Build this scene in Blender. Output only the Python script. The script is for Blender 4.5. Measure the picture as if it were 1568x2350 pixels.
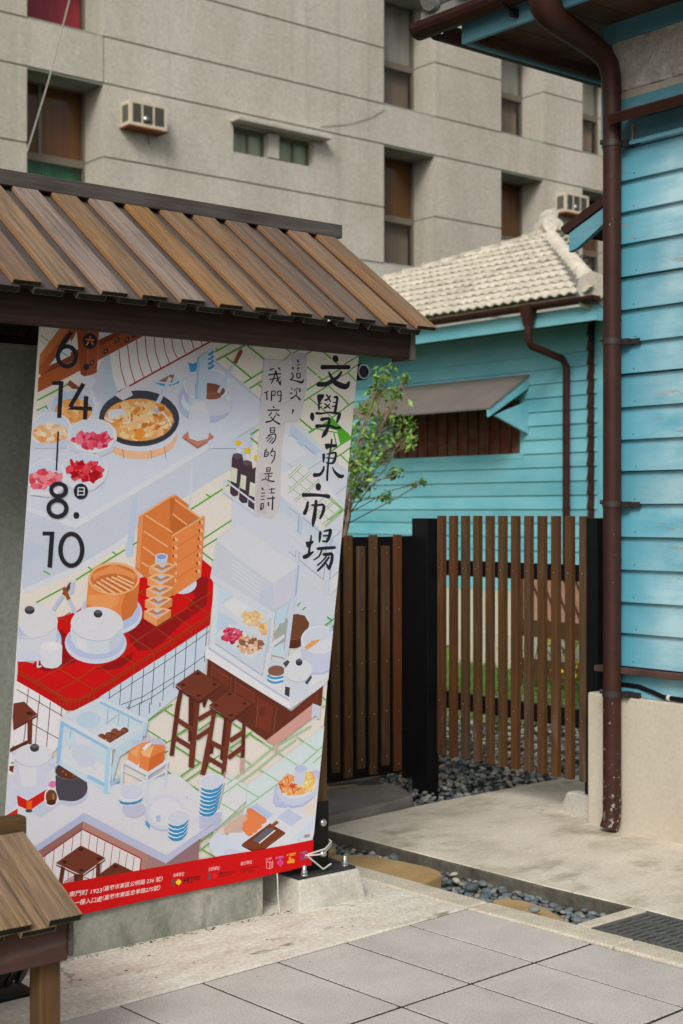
import bpy, bmesh, math, random
from mathutils import Vector, Matrix
R = math.radians
scene = bpy.context.scene
for o in list(bpy.data.objects):
    bpy.data.objects.remove(o, do_unlink=True)

# ------------------------------------------------------------------ camera
YAW = R(50.52)                       # heading, measured from +X
EYE = 1.5
cam_d = bpy.data.cameras.new('camera')
cam_d.sensor_fit = 'HORIZONTAL'
cam_d.sensor_width = 24.0
cam_d.lens = 50.0
cam_d.clip_start = 0.05
cam_d.clip_end = 1000
cam_d.dof.use_dof = True
cam_d.dof.focus_distance = 5.15
cam_d.dof.aperture_fstop = 4.5
cam = bpy.data.objects.new('camera', cam_d)
scene.collection.objects.link(cam)
cam.location = (0, 0, EYE)
cam.rotation_euler = (R(90), 0, YAW - R(90))
scene.camera = cam

# ------------------------------------------------------------------ sky, overcast
world = bpy.data.worlds.new('World')
scene.world = world
world.use_nodes = True
wn = world.node_tree
wn.nodes.clear()
w_out = wn.nodes.new('ShaderNodeOutputWorld')
w_bg = wn.nodes.new('ShaderNodeBackground')
w_sky = wn.nodes.new('ShaderNodeTexSky')
w_sky.sky_type = 'NISHITA'
w_sky.sun_disc = False
SUN_EL, SUN_AZ = R(38), R(219)       # azimuth of the sun, measured from +X
w_sky.sun_elevation = SUN_EL
w_sky.sun_rotation = R(90) - SUN_AZ
w_sky.air_density = 1.0
w_sky.dust_density = 4.0
w_hsv = wn.nodes.new('ShaderNodeHueSaturation')
w_hsv.inputs['Saturation'].default_value = 0.22
w_bg.inputs['Strength'].default_value = 0.088
wn.links.new(w_sky.outputs[0], w_hsv.inputs['Color'])
wn.links.new(w_hsv.outputs[0], w_bg.inputs['Color'])
wn.links.new(w_bg.outputs[0], w_out.inputs['Surface'])

sun_d = bpy.data.lights.new('sun', 'SUN')
sun_d.energy = 1.5
sun_d.angle = R(20)
sun_d.color = (1.0, 0.965, 0.92)
sun = bpy.data.objects.new('sun', sun_d)
scene.collection.objects.link(sun)
sdir = Vector((math.cos(SUN_EL) * math.cos(SUN_AZ), math.cos(SUN_EL) * math.sin(SUN_AZ), math.sin(SUN_EL)))
sun.rotation_euler = sdir.to_track_quat('Z', 'Y').to_euler()
sun.location = sdir * 20

scene.view_settings.view_transform = 'Standard'
scene.view_settings.look = 'None'
scene.view_settings.gamma = 1
scene.view_settings.exposure = 0.26
scene.cycles.max_bounces = 5
scene.cycles.diffuse_bounces = 3
scene.cycles.glossy_bounces = 2
scene.cycles.adaptive_threshold = 0.02
scene.cycles.use_denoising = True

# ------------------------------------------------------------------ helpers
FPX = 3267.0
_S, _C = math.sin(YAW), math.cos(YAW)

def ray(x, y):
    u = (x - 784) / FPX
    return Vector((_C + u * _S, _S - u * _C, (1175 - y) / FPX))

def at_z(x, y, z=0.0):
    d = ray(x, y); t = (z - EYE) / d.z
    return Vector((d.x * t, d.y * t, z))

def at_y(x, y, Y):
    d = ray(x, y); t = Y / d.y
    return Vector((d.x * t, Y, EYE + d.z * t))

def at_x(x, y, X):
    d = ray(x, y); t = X / d.x
    return Vector((X, d.y * t, EYE + d.z * t))

def lin(c):
    return c / 12.92 if c <= 0.04045 else ((c + 0.055) / 1.055) ** 2.4

def hexc(h, k=1.0):
    return tuple(min(0.92, lin(int(h[i:i + 2], 16) / 255) * k) for i in (0, 2, 4)) + (1.0,)

def link(o):
    scene.collection.objects.link(o)
    return o

def tag(o, label=None, cat=None, group=None, kind=None):
    if label: o['label'] = label
    if cat: o['category'] = cat
    if group: o['group'] = group
    if kind: o['kind'] = kind
    return o

def empty(name, loc=(0, 0, 0), rz=0.0):
    o = bpy.data.objects.new(name, None)
    o.location = loc
    o.rotation_euler = (0, 0, rz)
    o.empty_display_size = 0.1
    return link(o)

class MB:
    """collects shapes, builds one mesh object"""
    def __init__(self):
        self.v = []; self.f = []; self.m = []; self.s = []
    def add(self, vs, fs, m=0, smooth=False):
        n = len(self.v)
        self.v += [tuple(v) for v in vs]
        for f in fs:
            self.f.append(tuple(i + n for i in f)); self.m.append(m); self.s.append(smooth)
        return self
    def box(self, x0, x1, y0, y1, z0, z1, m=0):
        vs = [(x, y, z) for z in (z0, z1) for y in (y0, y1) for x in (x0, x1)]
        return self.add(vs, [(0, 2, 3, 1), (4, 5, 7, 6), (0, 1, 5, 4), (2, 6, 7, 3), (0, 4, 6, 2), (1, 3, 7, 5)], m)
    def hexa(self, p, m=0):
        """8 corners: bottom loop 4, top loop 4"""
        return self.add(p, [(3, 2, 1, 0), (4, 5, 6, 7), (0, 1, 5, 4), (1, 2, 6, 5), (2, 3, 7, 6), (3, 0, 4, 7)], m)
    def prism(self, pts, z0, z1, m=0):
        n = len(pts)
        vs = [(p[0], p[1], z0) for p in pts] + [(p[0], p[1], z1) for p in pts]
        fs = [tuple(range(n - 1, -1, -1)), tuple(range(n, 2 * n))]
        fs += [(i, (i + 1) % n, n + (i + 1) % n, n + i) for i in range(n)]
        return self.add(vs, fs, m)
    def extrude(self, pts, axis, a, b, m=0):
        """2D outline in the plane across axis ('x' -> (y,z), 'y' -> (x,z)) pushed from a to b"""
        n = len(pts)
        def P(p, t):
            return (t, p[0], p[1]) if axis == 'x' else (p[0], t, p[1])
        vs = [P(p, a) for p in pts] + [P(p, b) for p in pts]
        fs = [tuple(range(n)), tuple(range(2 * n - 1, n - 1, -1))]
        fs += [(i, n + i, n + (i + 1) % n, (i + 1) % n) for i in range(n)]
        return self.add(vs, fs, m)
    def tube(self, path, rad, seg=12, m=0, caps=True, smooth=True):
        path = [Vector(p) for p in path]
        if not isinstance(rad, (list, tuple)): rad = [rad] * len(path)
        rings = []; prev = None
        for i, p in enumerate(path):
            t = (path[min(i + 1, len(path) - 1)] - path[max(i - 1, 0)]).normalized()
            if prev is None:
                ref = Vector((0, 0, 1)) if abs(t.z) < 0.9 else Vector((1, 0, 0))
                nn = t.cross(ref).normalized()
            else:
                nn = (prev - t * prev.dot(t)).normalized()
            prev = nn
            b = t.cross(nn)
            rings.append([p + (nn * math.cos(2 * math.pi * k / seg) + b * math.sin(2 * math.pi * k / seg)) * rad[i] for k in range(seg)])
        vs = [q for r in rings for q in r]
        fs = []
        for i in range(len(rings) - 1):
            for k in range(seg):
                a0 = i * seg + k; a1 = i * seg + (k + 1) % seg
                fs.append((a0, a1, a1 + seg, a0 + seg))
        self.add(vs, fs, m, smooth)
        if caps:
            self.add(rings[0], [tuple(range(seg - 1, -1, -1))], m)
            self.add(rings[-1], [tuple(range(seg))], m)
        return self
    def lathe(self, prof, origin=(0, 0, 0), seg=20, m=0, axis='z', smooth=True):
        vs = []; fs = []
        o = Vector(origin)
        for (r, h) in prof:
            for k in range(seg):
                a = 2 * math.pi * k / seg
                c, s = math.cos(a) * r, math.sin(a) * r
                vs.append(o + (Vector((c, s, h)) if axis == 'z' else Vector((c, h, s)) if axis == 'y' else Vector((h, c, s))))
        for i in range(len(prof) - 1):
            for k in range(seg):
                a0 = i * seg + k; a1 = i * seg + (k + 1) % seg
                fs.append((a0, a1, a1 + seg, a0 + seg))
        n = len(prof)
        fs.append(tuple(range(seg - 1, -1, -1)))
        fs.append(tuple(range((n - 1) * seg, n * seg)))
        return self.add(vs, fs, m, smooth)
    def mesh(self, name, mats, bevel=0.0, seg=2):
        me = bpy.data.meshes.new(name)
        me.from_pydata(self.v, [], self.f)
        if not isinstance(mats, (list, tuple)): mats = [mats]
        for mt in mats: me.materials.append(mt)
        me.polygons.foreach_set('material_index', self.m)
        me.polygons.foreach_set('use_smooth', self.s)
        bm = bmesh.new(); bm.from_mesh(me)
        bmesh.ops.recalc_face_normals(bm, faces=bm.faces)
        if bevel > 0:
            eds = [e for e in bm.edges if len(e.link_faces) == 2 and e.calc_face_angle(0) > 0.5]
            bmesh.ops.bevel(bm, geom=eds, offset=bevel, segments=seg, affect='EDGES', profile=0.5, clamp_overlap=True)
        bm.to_mesh(me); bm.free()
        me.update()
        return me
    def build(self, name, mats, parent=None, bevel=0.0, loc=None, seg=2):
        o = bpy.data.objects.new(name, self.mesh(name, mats, bevel, seg))
        if loc is not None: o.location = loc
        o.parent = parent
        return link(o)

def put(name, me, loc=(0, 0, 0), rot=(0, 0, 0), parent=None, scale=None):
    o = bpy.data.objects.new(name, me)
    o.location = loc; o.rotation_euler = rot
    if scale is not None: o.scale = scale
    o.parent = parent
    return link(o)

# ------------------------------------------------------------------ materials
class NT:
    def __init__(self, name, rough=0.7, spec=0.3):
        self.mat = bpy.data.materials.new(name)
        self.mat.use_nodes = True
        self.t = self.mat.node_tree
        self.b = self.t.nodes['Principled BSDF']
        self.b.inputs['Roughness'].default_value = rough
        self.b.inputs['Specular IOR Level'].default_value = spec
    def n(self, typ, **kw):
        nd = self.t.nodes.new('ShaderNode' + typ)
        for k, v in kw.items():
            if k in nd.inputs: self.set(nd.inputs[k], v)
            else: setattr(nd, k, v)
        return nd
    def set(self, sock, v):
        if isinstance(v, bpy.types.NodeSocket): self.t.links.new(v, sock)
        else: sock.default_value = v
    def coords(self, scale=(1, 1, 1), kind='Object', rand=True):
        tc = self.n('TexCoord')
        mp = self.n('Mapping')
        mp.inputs['Scale'].default_value = scale
        src = tc.outputs[kind]
        if rand:
            oi = self.n('ObjectInfo')
            ml = self.n('Math', operation='MULTIPLY'); self.set(ml.inputs[0], oi.outputs['Random']); ml.inputs[1].default_value = 37.0
            va = self.n('VectorMath', operation='ADD'); self.set(va.inputs[0], src); self.set(va.inputs[1], ml.outputs[0])
            src = va.outputs[0]
        self.set(mp.inputs['Vector'], src)
        return mp.outputs[0]
    def world(self, scale=(1, 1, 1)):
        g = self.n('NewGeometry')
        mp = self.n('Mapping'); mp.inputs['Scale'].default_value = scale
        self.set(mp.inputs['Vector'], g.outputs['Position'])
        return mp.outputs[0]
    def noise(self, vec, scale=5, detail=4, rough=0.6, dist=0.0):
        nd = self.n('TexNoise')
        self.set(nd.inputs['Vector'], vec)
        nd.inputs['Scale'].default_value = scale; nd.inputs['Detail'].default_value = detail
        nd.inputs['Roughness'].default_value = rough; nd.inputs['Distortion'].default_value = dist
        return nd.outputs['Fac']
    def ramp(self, fac, stops):
        nd = self.n('ValToRGB')
        cr = nd.color_ramp
        while len(cr.elements) < len(stops): cr.elements.new(0.5)
        for e, (p, c) in zip(cr.elements, stops):
            e.position = p; e.color = c if isinstance(c, tuple) else (c, c, c, 1)
        self.set(nd.inputs['Fac'], fac)
        return nd.outputs['Color']
    def mix(self, fac, a, b, mode='MIX'):
        nd = self.n('MixRGB', blend_type=mode)
        self.set(nd.inputs[0], fac); self.set(nd.inputs[1], a); self.set(nd.inputs[2], b)
        return nd.outputs[0]
    def rnd(self):
        return self.n('ObjectInfo').outputs['Random']
    def bump(self, h, strength=0.3, dist=0.01):
        nd = self.n('Bump'); nd.inputs['Strength'].default_value = strength; nd.inputs['Distance'].default_value = dist
        self.set(nd.inputs['Height'], h)
        self.set(self.b.inputs['Normal'], nd.outputs[0])
    def col(self, c):
        self.set(self.b.inputs['Base Color'], c)
        return self

K = 1.3    # seen colour -> surface colour
def wood(name, stops, along=(1.5, 1, 1), fine=28, rough=0.75, bump=0.35, grey=0.25, kind='Object', side=None, const=False):
    """grain runs along local y"""
    m = NT(name, rough, 0.25)
    v = m.coords((1, 0.03, 1), kind)
    g = m.noise(v, fine * 3.4, 4, 0.75)
    v2 = m.coords((1, 0.10, 1), kind)
    g2 = m.noise(v2, 16, 3, 0.6, 1.0)
    r = m.rnd()
    base = m.ramp(r, stops)
    if const: base.node.color_ramp.interpolation = 'CONSTANT'
    dark = m.mix(0.68, base, (0.03, 0.022, 0.018, 1))
    lite = m.mix(0.35 if grey else 0.08, base, (0.42, 0.36, 0.30, 1))
    c = m.mix(m.ramp(g, [(0.36, 0.0), (0.60, 1.0)]), dark, base)
    c = m.mix(m.ramp(g2, [(0.56, 0.0), (0.80, 0.45)]), c, lite)
    v3 = m.coords((1, 1, 1), kind)
    blot = m.noise(v3, 3.5, 2, 0.6)
    c = m.mix(m.ramp(blot, [(0.42, grey), (0.66, 0.0)]), c, (0.16, 0.145, 0.135, 1))
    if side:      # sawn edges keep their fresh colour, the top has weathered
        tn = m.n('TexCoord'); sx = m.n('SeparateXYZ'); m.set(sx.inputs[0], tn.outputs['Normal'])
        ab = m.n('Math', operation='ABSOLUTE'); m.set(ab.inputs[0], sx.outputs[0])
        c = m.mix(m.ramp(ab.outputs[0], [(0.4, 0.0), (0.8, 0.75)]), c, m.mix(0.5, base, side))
    m.col(c)
    m.bump(g, bump, 0.004)
    return m.mat

def rough_stone(name, stops, scale=6.0, fine=90.0, bump=0.3, rough=0.85, aniso=(1, 1, 1), fine_amt=0.25, dark_spots=None, world=True, dist=0.006, cracks=0):
    m = NT(name, rough, 0.25)
    v = m.world(aniso) if world else m.coords(aniso)
    vf = m.world((1, 1, 1)) if world else m.coords((1, 1, 1))
    a = m.noise(v, scale, 5, 0.65)
    b = m.noise(vf, fine, 2, 0.7)
    c = m.ramp(a, stops)
    fcol = m.ramp(b, [(0.3, 1 - fine_amt), (0.7, 1 + 0 * fine_amt)])
    c = m.mix(1.0, c, fcol, 'MULTIPLY')
    if dark_spots:
        s = m.noise(v, dark_spots[0], 4, 0.7)
        c = m.mix(m.ramp(s, [(dark_spots[1], 0.0), (dark_spots[1] + dark_spots[3], 1.0)]), c, dark_spots[2])
    if cracks:
        vo = m.n('TexVoronoi', feature='DISTANCE_TO_EDGE'); vo.inputs['Scale'].default_value = cracks
        wv = m.n('VectorMath', operation='ADD'); m.set(wv.inputs[0], vf)
        nz = m.n('TexNoise'); m.set(nz.inputs['Vector'], vf); nz.inputs['Scale'].default_value = 5.0; nz.inputs['Detail'].default_value = 4
        sc_ = m.n('VectorMath', operation='SCALE'); m.set(sc_.inputs[0], nz.outputs['Color']); sc_.inputs['Scale'].default_value = 0.35
        m.set(wv.inputs[1], sc_.outputs[0]); m.set(vo.inputs['Vector'], wv.outputs[0])
        msk = m.mix(1.0, m.ramp(vo.outputs['Distance'], [(0.0, 1.0), (0.012, 0.0)]), m.ramp(m.noise(vf, 1.7, 2, 0.5), [(0.5, 0.0), (0.6, 0.85)]), 'MULTIPLY')
        c = m.mix(msk, c, (0.05, 0.045, 0.04, 1))
    m.col(c)
    hb = m.mix(0.5, a, b)
    m.bump(hb, bump, dist)
    return m.mat

def plain(name, c, rough=0.6, spec=0.3, metal=0.0, var=0.0, bump=0.0, scale=20):
    m = NT(name, rough, spec)
    m.b.inputs['Metallic'].default_value = metal
    if var or bump:
        v = m.coords()
        a = m.noise(v, scale, 5, 0.6)
        lo = tuple(x * (1 - var) for x in c[:3]) + (1,)
        hi = tuple(min(1, x * (1 + var)) for x in c[:3]) + (1,)
        m.col(m.ramp(a, [(0.3, lo), (0.7, hi)]))
        if bump: m.bump(a, bump, 0.004)
    else:
        m.col(c)
    return m.mat

MAT = {}
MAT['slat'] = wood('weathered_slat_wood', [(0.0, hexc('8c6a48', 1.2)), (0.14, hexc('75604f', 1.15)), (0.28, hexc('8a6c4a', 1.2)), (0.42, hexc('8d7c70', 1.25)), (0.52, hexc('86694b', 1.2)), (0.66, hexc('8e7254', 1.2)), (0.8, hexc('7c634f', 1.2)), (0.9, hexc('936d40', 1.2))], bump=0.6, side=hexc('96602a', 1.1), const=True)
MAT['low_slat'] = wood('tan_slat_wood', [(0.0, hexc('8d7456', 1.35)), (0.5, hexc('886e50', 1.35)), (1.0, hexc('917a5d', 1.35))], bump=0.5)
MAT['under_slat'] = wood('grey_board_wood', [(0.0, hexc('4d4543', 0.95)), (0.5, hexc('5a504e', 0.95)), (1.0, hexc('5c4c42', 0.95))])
MAT['end_grain'] = plain('dark_end_grain', hexc('26281f', 0.8), 0.9, 0.1, var=0.35, bump=0.3, scale=60)
MAT['ridge'] = wood('grey_ridge_wood', [(0.0, hexc('4a4543', 1.0)), (1.0, hexc('4f4946', 1.0))])
MAT['beam'] = wood('dark_beam_wood', [(0.0, hexc('331a0c', 0.62)), (1.0, hexc('3a1f10', 0.62))], bump=0.2, grey=0.0)
MAT['beam_low'] = wood('brown_beam_wood', [(0.0, hexc('4a2a1a', 0.9)), (1.0, hexc('55301d', 0.9))], bump=0.2, grey=0.1)
MAT['post'] = wood('post_wood', [(0.0, hexc('64492a', 0.95)), (1.0, hexc('66482a', 0.95))], bump=0.2, grey=0.0)
MAT['gate_slat'] = wood('fence_slat_wood', [(0.0, hexc('633c14', 0.95)), (0.35, hexc('64431c', 0.95)), (0.7, hexc('5f462c', 0.95)), (1.0, hexc('703c0e', 0.95))], bump=0.15, grey=0.05)
MAT['black'] = plain('black_steel', (0.006, 0.006, 0.0065, 1), 0.45, 0.25)
MAT['plate'] = plain('dark_base_plate', (0.035, 0.035, 0.036, 1), 0.6, 0.3, var=0.4, scale=20)
MAT['screw'] = plain('zinc_screw', (0.45, 0.46, 0.48, 1), 0.35, 0.5, 0.8)
MAT['panel'] = rough_stone('grey_panel', [(0.3, hexc('74776c', 1.7)), (0.7, hexc('868880', 1.7))], 5, 60, 0.25, aniso=(1, 1, 0.35))
MAT['plinth'] = rough_stone('mossy_concrete', [(0.25, hexc('6e7367', 1.3)), (0.5, hexc('8b8c82', 1.35)), (0.75, hexc('a8a59a', 1.4))], 5.5, 70, 0.4, aniso=(1, 1, 0.5), dark_spots=(6, 0.55, hexc('4e564b', 1.1), 0.2))
MAT['footing'] = rough_stone('grey_footing_concrete', [(0.3, hexc('a09c92', 1.4)), (0.7, hexc('bcb8ae', 1.45))], 7, 80, 0.35)
MAT['apron'] = rough_stone('stained_concrete', [(0.22, hexc('9a8f80', 1.35)), (0.38, hexc('bdb3a5', 1.5)), (0.7, hexc('d0c9bd', 1.55))], 6.5, 60, 0.5, aniso=(0.7, 1.5, 1), dark_spots=(3.6, 0.62, hexc('7d7260', 1.2), 0.08), fine_amt=0.3, cracks=1.3)
MAT['paver'] = None
MAT['kerb'] = rough_stone('cream_aggregate', [(0.3, hexc('b0a795', 1.4)), (0.7, hexc('c8bfad', 1.4))], 9, 130, 0.7, fine_amt=0.35)
MAT['slab'] = rough_stone('cream_concrete', [(0.25, hexc('a39a88', 1.35)), (0.5, hexc('c0b7a6', 1.42)), (0.75, hexc('cdc5b6', 1.42))], 3.0, 70, 0.35, aniso=(1, 1.4, 1), dark_spots=(2.2, 0.55, hexc('8f8570', 1.2), 0.16), fine_amt=0.22)
MAT['slab_side'] = rough_stone('damp_concrete_edge', [(0.3, hexc('45423a', 1.2)), (0.7, hexc('6b675c', 1.2))], 9, 60, 0.7)  # side faces of the path, darker than its top
MAT['earth'] = rough_stone('dark_earth', [(0.3, hexc('2e2b26', 1.2)), (0.7, hexc('4b463d', 1.2))], 4, 40, 0.6)
MAT['grout'] = plain('dark_grout', (0.035, 0.032, 0.028, 1), 0.95, 0.1, var=0.5, scale=25)
MAT['tan_stone'] = rough_stone('tan_sandstone', [(0.3, hexc('9a7f55', 1.3)), (0.7, hexc('b0946a', 1.3))], 5, 110, 0.4, fine_amt=0.25)
MAT['grey_stone'] = rough_stone('grey_slate', [(0.3, hexc('625f5a', 1.5)), (0.7, hexc('7a7771', 1.5))], 5, 110, 0.35, fine_amt=0.3)
def mk_paver():
    m = NT('grey_paver', 0.9, 0.2)
    v = m.world()
    a = m.noise(v, 3.2, 5, 0.72)
    c = m.ramp(a, [(0.32, hexc('a49e98', 1.36)), (0.66, hexc('b4aea8', 1.36))])
    s = m.noise(v, 170, 2, 0.8)
    c = m.mix(1.0, c, m.ramp(s, [(0.30, 0.5), (0.46, 0.98), (0.62, 1.0), (0.8, 1.35)]), 'MULTIPLY')
    r = m.ramp(m.rnd(), [(0.0, 0.96), (1.0, 1.03)])
    c = m.mix(1.0, c, r, 'MULTIPLY')
    m.col(c); m.bump(s, 0.25, 0.003)
    return m.mat
MAT['paver'] = mk_paver()
def mk_pebble():
    m = NT('grey_pebble', 0.65, 0.35)
    c = m.ramp(m.rnd(), [(0.0, hexc('4c5459', 1.15)), (0.3, hexc('6b7478', 1.2)), (0.55, hexc('586065', 1.15)), (0.75, hexc('7d8584', 1.2)), (0.86, hexc('8b8475', 1.2)), (1.0, hexc('434a4f', 1.1))])
    a = m.noise(m.coords(), 60, 4, 0.7)
    c = m.mix(1.0, c, m.ramp(a, [(0.3, 0.75), (0.7, 1.1)]), 'MULTIPLY')
    m.col(c); m.bump(a, 0.2, 0.002)
    return m.mat
MAT['pebble'] = mk_pebble()
def mk_pebble_far():
    m = NT('mixed_gravel', 0.75, 0.3)
    at = m.n('Attribute', attribute_name='tone')
    c = m.ramp(at.outputs['Fac'], [(0.0, hexc('343a3c', 1.1)), (0.3, hexc('5c6263', 1.2)), (0.6, hexc('82867f', 1.25)), (0.9, hexc('a09d8e', 1.25)), (1.0, hexc('b09a7c', 1.25))])
    m.col(c)
    return m.mat
MAT['gravel'] = mk_pebble_far()
def mk_facade():
    m = NT('grey_facade_concrete', 0.95, 0.15)
    v = m.world((1, 1, 0.16)); v1 = m.world((1, 1, 1))
    a = m.noise(v, 0.55, 4, 0.6)
    b = m.noise(v1, 0.35, 2, 0.6)
    f = m.noise(v1, 14.0, 3, 0.8)
    c = m.ramp(a, [(0.28, hexc('938f82', 1.54)), (0.5, hexc('a39e92', 1.54)), (0.75, hexc('b0aaa0', 1.54))])
    c = m.mix(m.ramp(b, [(0.5, 0.0), (0.75, 0.5)]), c, hexc('9a9382', 1.28))
    c = m.mix(1.0, c, m.ramp(f, [(0.3, 0.78), (0.7, 1.06)]), 'MULTIPLY')
    st = m.noise(m.world((2.2, 1, 0.05)), 1.3, 3, 0.65)
    c = m.mix(m.ramp(st, [(0.54, 0.0), (0.74, 0.38)]), c, hexc('827e70', 1.3))
    m.col(c); m.bump(f, 0.4, 0.01)
    return m.mat
MAT['facade'] = mk_facade()
MAT['groove'] = plain('mossy_groove', hexc('868a7d', 1.15), 0.95, 0.1, var=0.25, scale=2)
def mk_paint(name, base, faded, dark, wear, yfade=None, scale=1.0):
    m = NT(name, 0.62, 0.3)
    v = m.world((1, 0.45, 1)); v1 = m.world((1, 1, 1))
    a = m.noise(v, 5 * scale, 4, 0.6)
    g = m.noise(m.world((1, 0.05, 1)), 42 * scale, 3, 0.65)
    f = m.ramp(a, [(0.30, 0.05), (0.64, 1.0)])
    if yfade:
        geo = m.n('NewGeometry'); sp = m.n('SeparateXYZ'); m.set(sp.inputs[0], geo.outputs['Position'])
        mr = m.n('MapRange'); m.set(mr.inputs[0], sp.outputs[1])
        mr.inputs[1].default_value = yfade[0]; mr.inputs[2].default_value = yfade[1]
        mr.inputs[3].default_value = 1.0; mr.inputs[4].default_value = 0.05
        f = m.mix(1.0, f, mr.outputs[0], 'MULTIPLY')
    r = m.rnd()
    c = m.mix(f, base, faded)
    c = m.mix(m.ramp(g, [(0.5, 0.0), (0.72, 0.22)]), c, dark)
    c = m.mix(1.0, c, m.ramp(r, [(0.0, 0.9), (1.0, 1.07)]), 'MULTIPLY')
    w = m.noise(m.world((1, 0.2, 1.5)), 22 * scale, 5, 0.75)
    w2 = m.noise(v1, 2.0 * scale, 2, 0.5)
    wm = m.mix(1.0, m.ramp(w, [(0.60, 0.0), (0.63, 1.0)]), m.ramp(w2, [(0.47, 0.0), (0.58, 1.0)]), 'MULTIPLY')
    c = m.mix(wm, c, wear)
    m.col(c); m.bump(g, 0.25, 0.004)
    return m.mat
MAT['paint'] = mk_paint('worn_turquoise_paint', hexc('4f98aa', 1.12), hexc('9ab8be', 1.3), hexc('4a8a9c', 1.1), hexc('8d8377', 1.1), yfade=(4.06, 4.30))  # paint is less faded towards the downpipe
MAT['paint_trim'] = mk_paint('turquoise_trim_paint', hexc('4f8c9e', 1.1), hexc('6c9eaa', 1.15), hexc('42798a', 1.1), hexc('6f7a7a', 1.2))
MAT['paint_far'] = mk_paint('teal_board_paint', hexc('5aa3b0', 1.1), hexc('7ab4be', 1.1), hexc('5096a2', 1.05), hexc('6ca6b0', 1.1), scale=0.5)
MAT['pipe'] = plain('brown_pipe_paint', hexc('4a2622', 1.15), 0.42, 0.4, var=0.22, bump=0.05, scale=14)
def mk_pipe():
    m = NT('brown_pipe_paint', 0.55, 0.28)
    v = m.world()
    a = m.noise(v, 9, 4, 0.6)
    c = m.ramp(a, [(0.3, hexc('3d2018', 0.7)), (0.7, hexc('4a2a20', 0.7))])
    geo = m.n('NewGeometry'); sp = m.n('SeparateXYZ'); m.set(sp.inputs[0], geo.outputs['Position'])
    mr = m.n('MapRange'); m.set(mr.inputs[0], sp.outputs[2]); mr.inputs[1].default_value = 0.05; mr.inputs[2].default_value = 0.65; mr.inputs[3].default_value = 0.12; mr.inputs[4].default_value = 0.0
    ch = m.noise(v, 48, 3, 0.7)
    ad = m.n('Math', operation='ADD'); m.set(ad.inputs[0], ch); m.set(ad.inputs[1], mr.outputs[0])
    c = m.mix(m.ramp(ad.outputs[0], [(0.70, 0.0), (0.73, 1.0)]), c, hexc('8d8c8a', 1.2))
    m.col(c); m.bump(a, 0.08, 0.004)
    return m.mat
MAT['pipe'] = mk_pipe()
MAT['strap'] = plain('dull_strap', hexc('3c3533', 1.1), 0.5, 0.4, 0.4)
MAT['soffit'] = wood('brown_soffit_wood', [(0.0, hexc('4a2d1c', 1.4)), (0.5, hexc('5a371f', 1.4)), (1.0, hexc('402616', 1.4))], bump=0.15)
MAT['plaster'] = rough_stone('rough_white_plaster', [(0.3, hexc('a29e95', 1.6)), (0.7, hexc('b8b4ab', 1.6))], 10, 55, 0.9, fine_amt=0.3, dist=0.02)
MAT['plaster_rim'] = rough_stone('smooth_plaster', [(0.3, hexc('b0a595', 1.3)), (0.7, hexc('bdb3a4', 1.3))], 6, 60, 0.2)
MAT['base'] = rough_stone('cream_base_render', [(0.25, hexc('a9a08c', 1.12)), (0.5, hexc('beb5a3', 1.12)), (0.8, hexc('c8bfae', 1.12))], 2.4, 60, 0.2, aniso=(1, 1, 0.3), fine_amt=0.12, dark_spots=(4, 0.66, hexc('8f8870', 1.2), 0.15))
def mk_tile():
    m = NT('pale_roof_tile', 0.85, 0.2)
    v = m.world()
    a = m.noise(v, 4.0, 4, 0.65); f = m.noise(v, 26, 2, 0.7)
    c = m.ramp(a, [(0.28, hexc('a09a8b', 1.25)), (0.48, hexc('b9b2a2', 1.28)), (0.75, hexc('c8c2b3', 1.28))])
    c = m.mix(1.0, c, m.ramp(f, [(0.3, 0.8), (0.6, 1.0)]), 'MULTIPLY')
    c = m.mix(1.0, c, m.ramp(m.rnd(), [(0.0, 0.82), (0.25, 0.95), (1.0, 1.06)]), 'MULTIPLY')
    md = m.noise(v, 9, 3, 0.7)
    c = m.mix(m.ramp(md, [(0.60, 0.0), (0.72, 0.4)]), c, hexc('6d6a5c', 1.1))
    m.col(c); m.bump(f, 0.3, 0.01)
    return m.mat
MAT['tile'] = mk_tile()
MAT['tile_grey'] = rough_stone('grey_roof_tile', [(0.3, hexc('6b6a66', 1.2)), (0.7, hexc('8a8984', 1.2))], 8, 40, 0.5)
MAT['awning'] = plain('brown_grey_sheet', hexc('66605a', 1.35), 0.7, 0.3, var=0.12, scale=3)
MAT['red_wood'] = wood('dark_red_board', [(0.0, hexc('551f0c', 1.3)), (1.0, hexc('66280f', 1.3))], bump=0.1)
MAT['white_cord'] = plain('white_cord', (0.62, 0.6, 0.56, 1), 0.9, 0.1)
MAT['ac'] = plain('cream_metal', hexc('b8ad98', 1.3), 0.55, 0.3, var=0.12, scale=6)
MAT['ac_dark'] = plain('dark_grille', hexc('5a5a52', 1.1), 0.7, 0.2)
MAT['rust'] = plain('rusty_steel', hexc('7a4a30', 1.2), 0.85, 0.2, var=0.4, bump=0.3, scale=12)
MAT['alu'] = plain('dull_window_frame', hexc('6f6759', 1.2), 0.5, 0.4, 0.3)
MAT['glow'] = None
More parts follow.
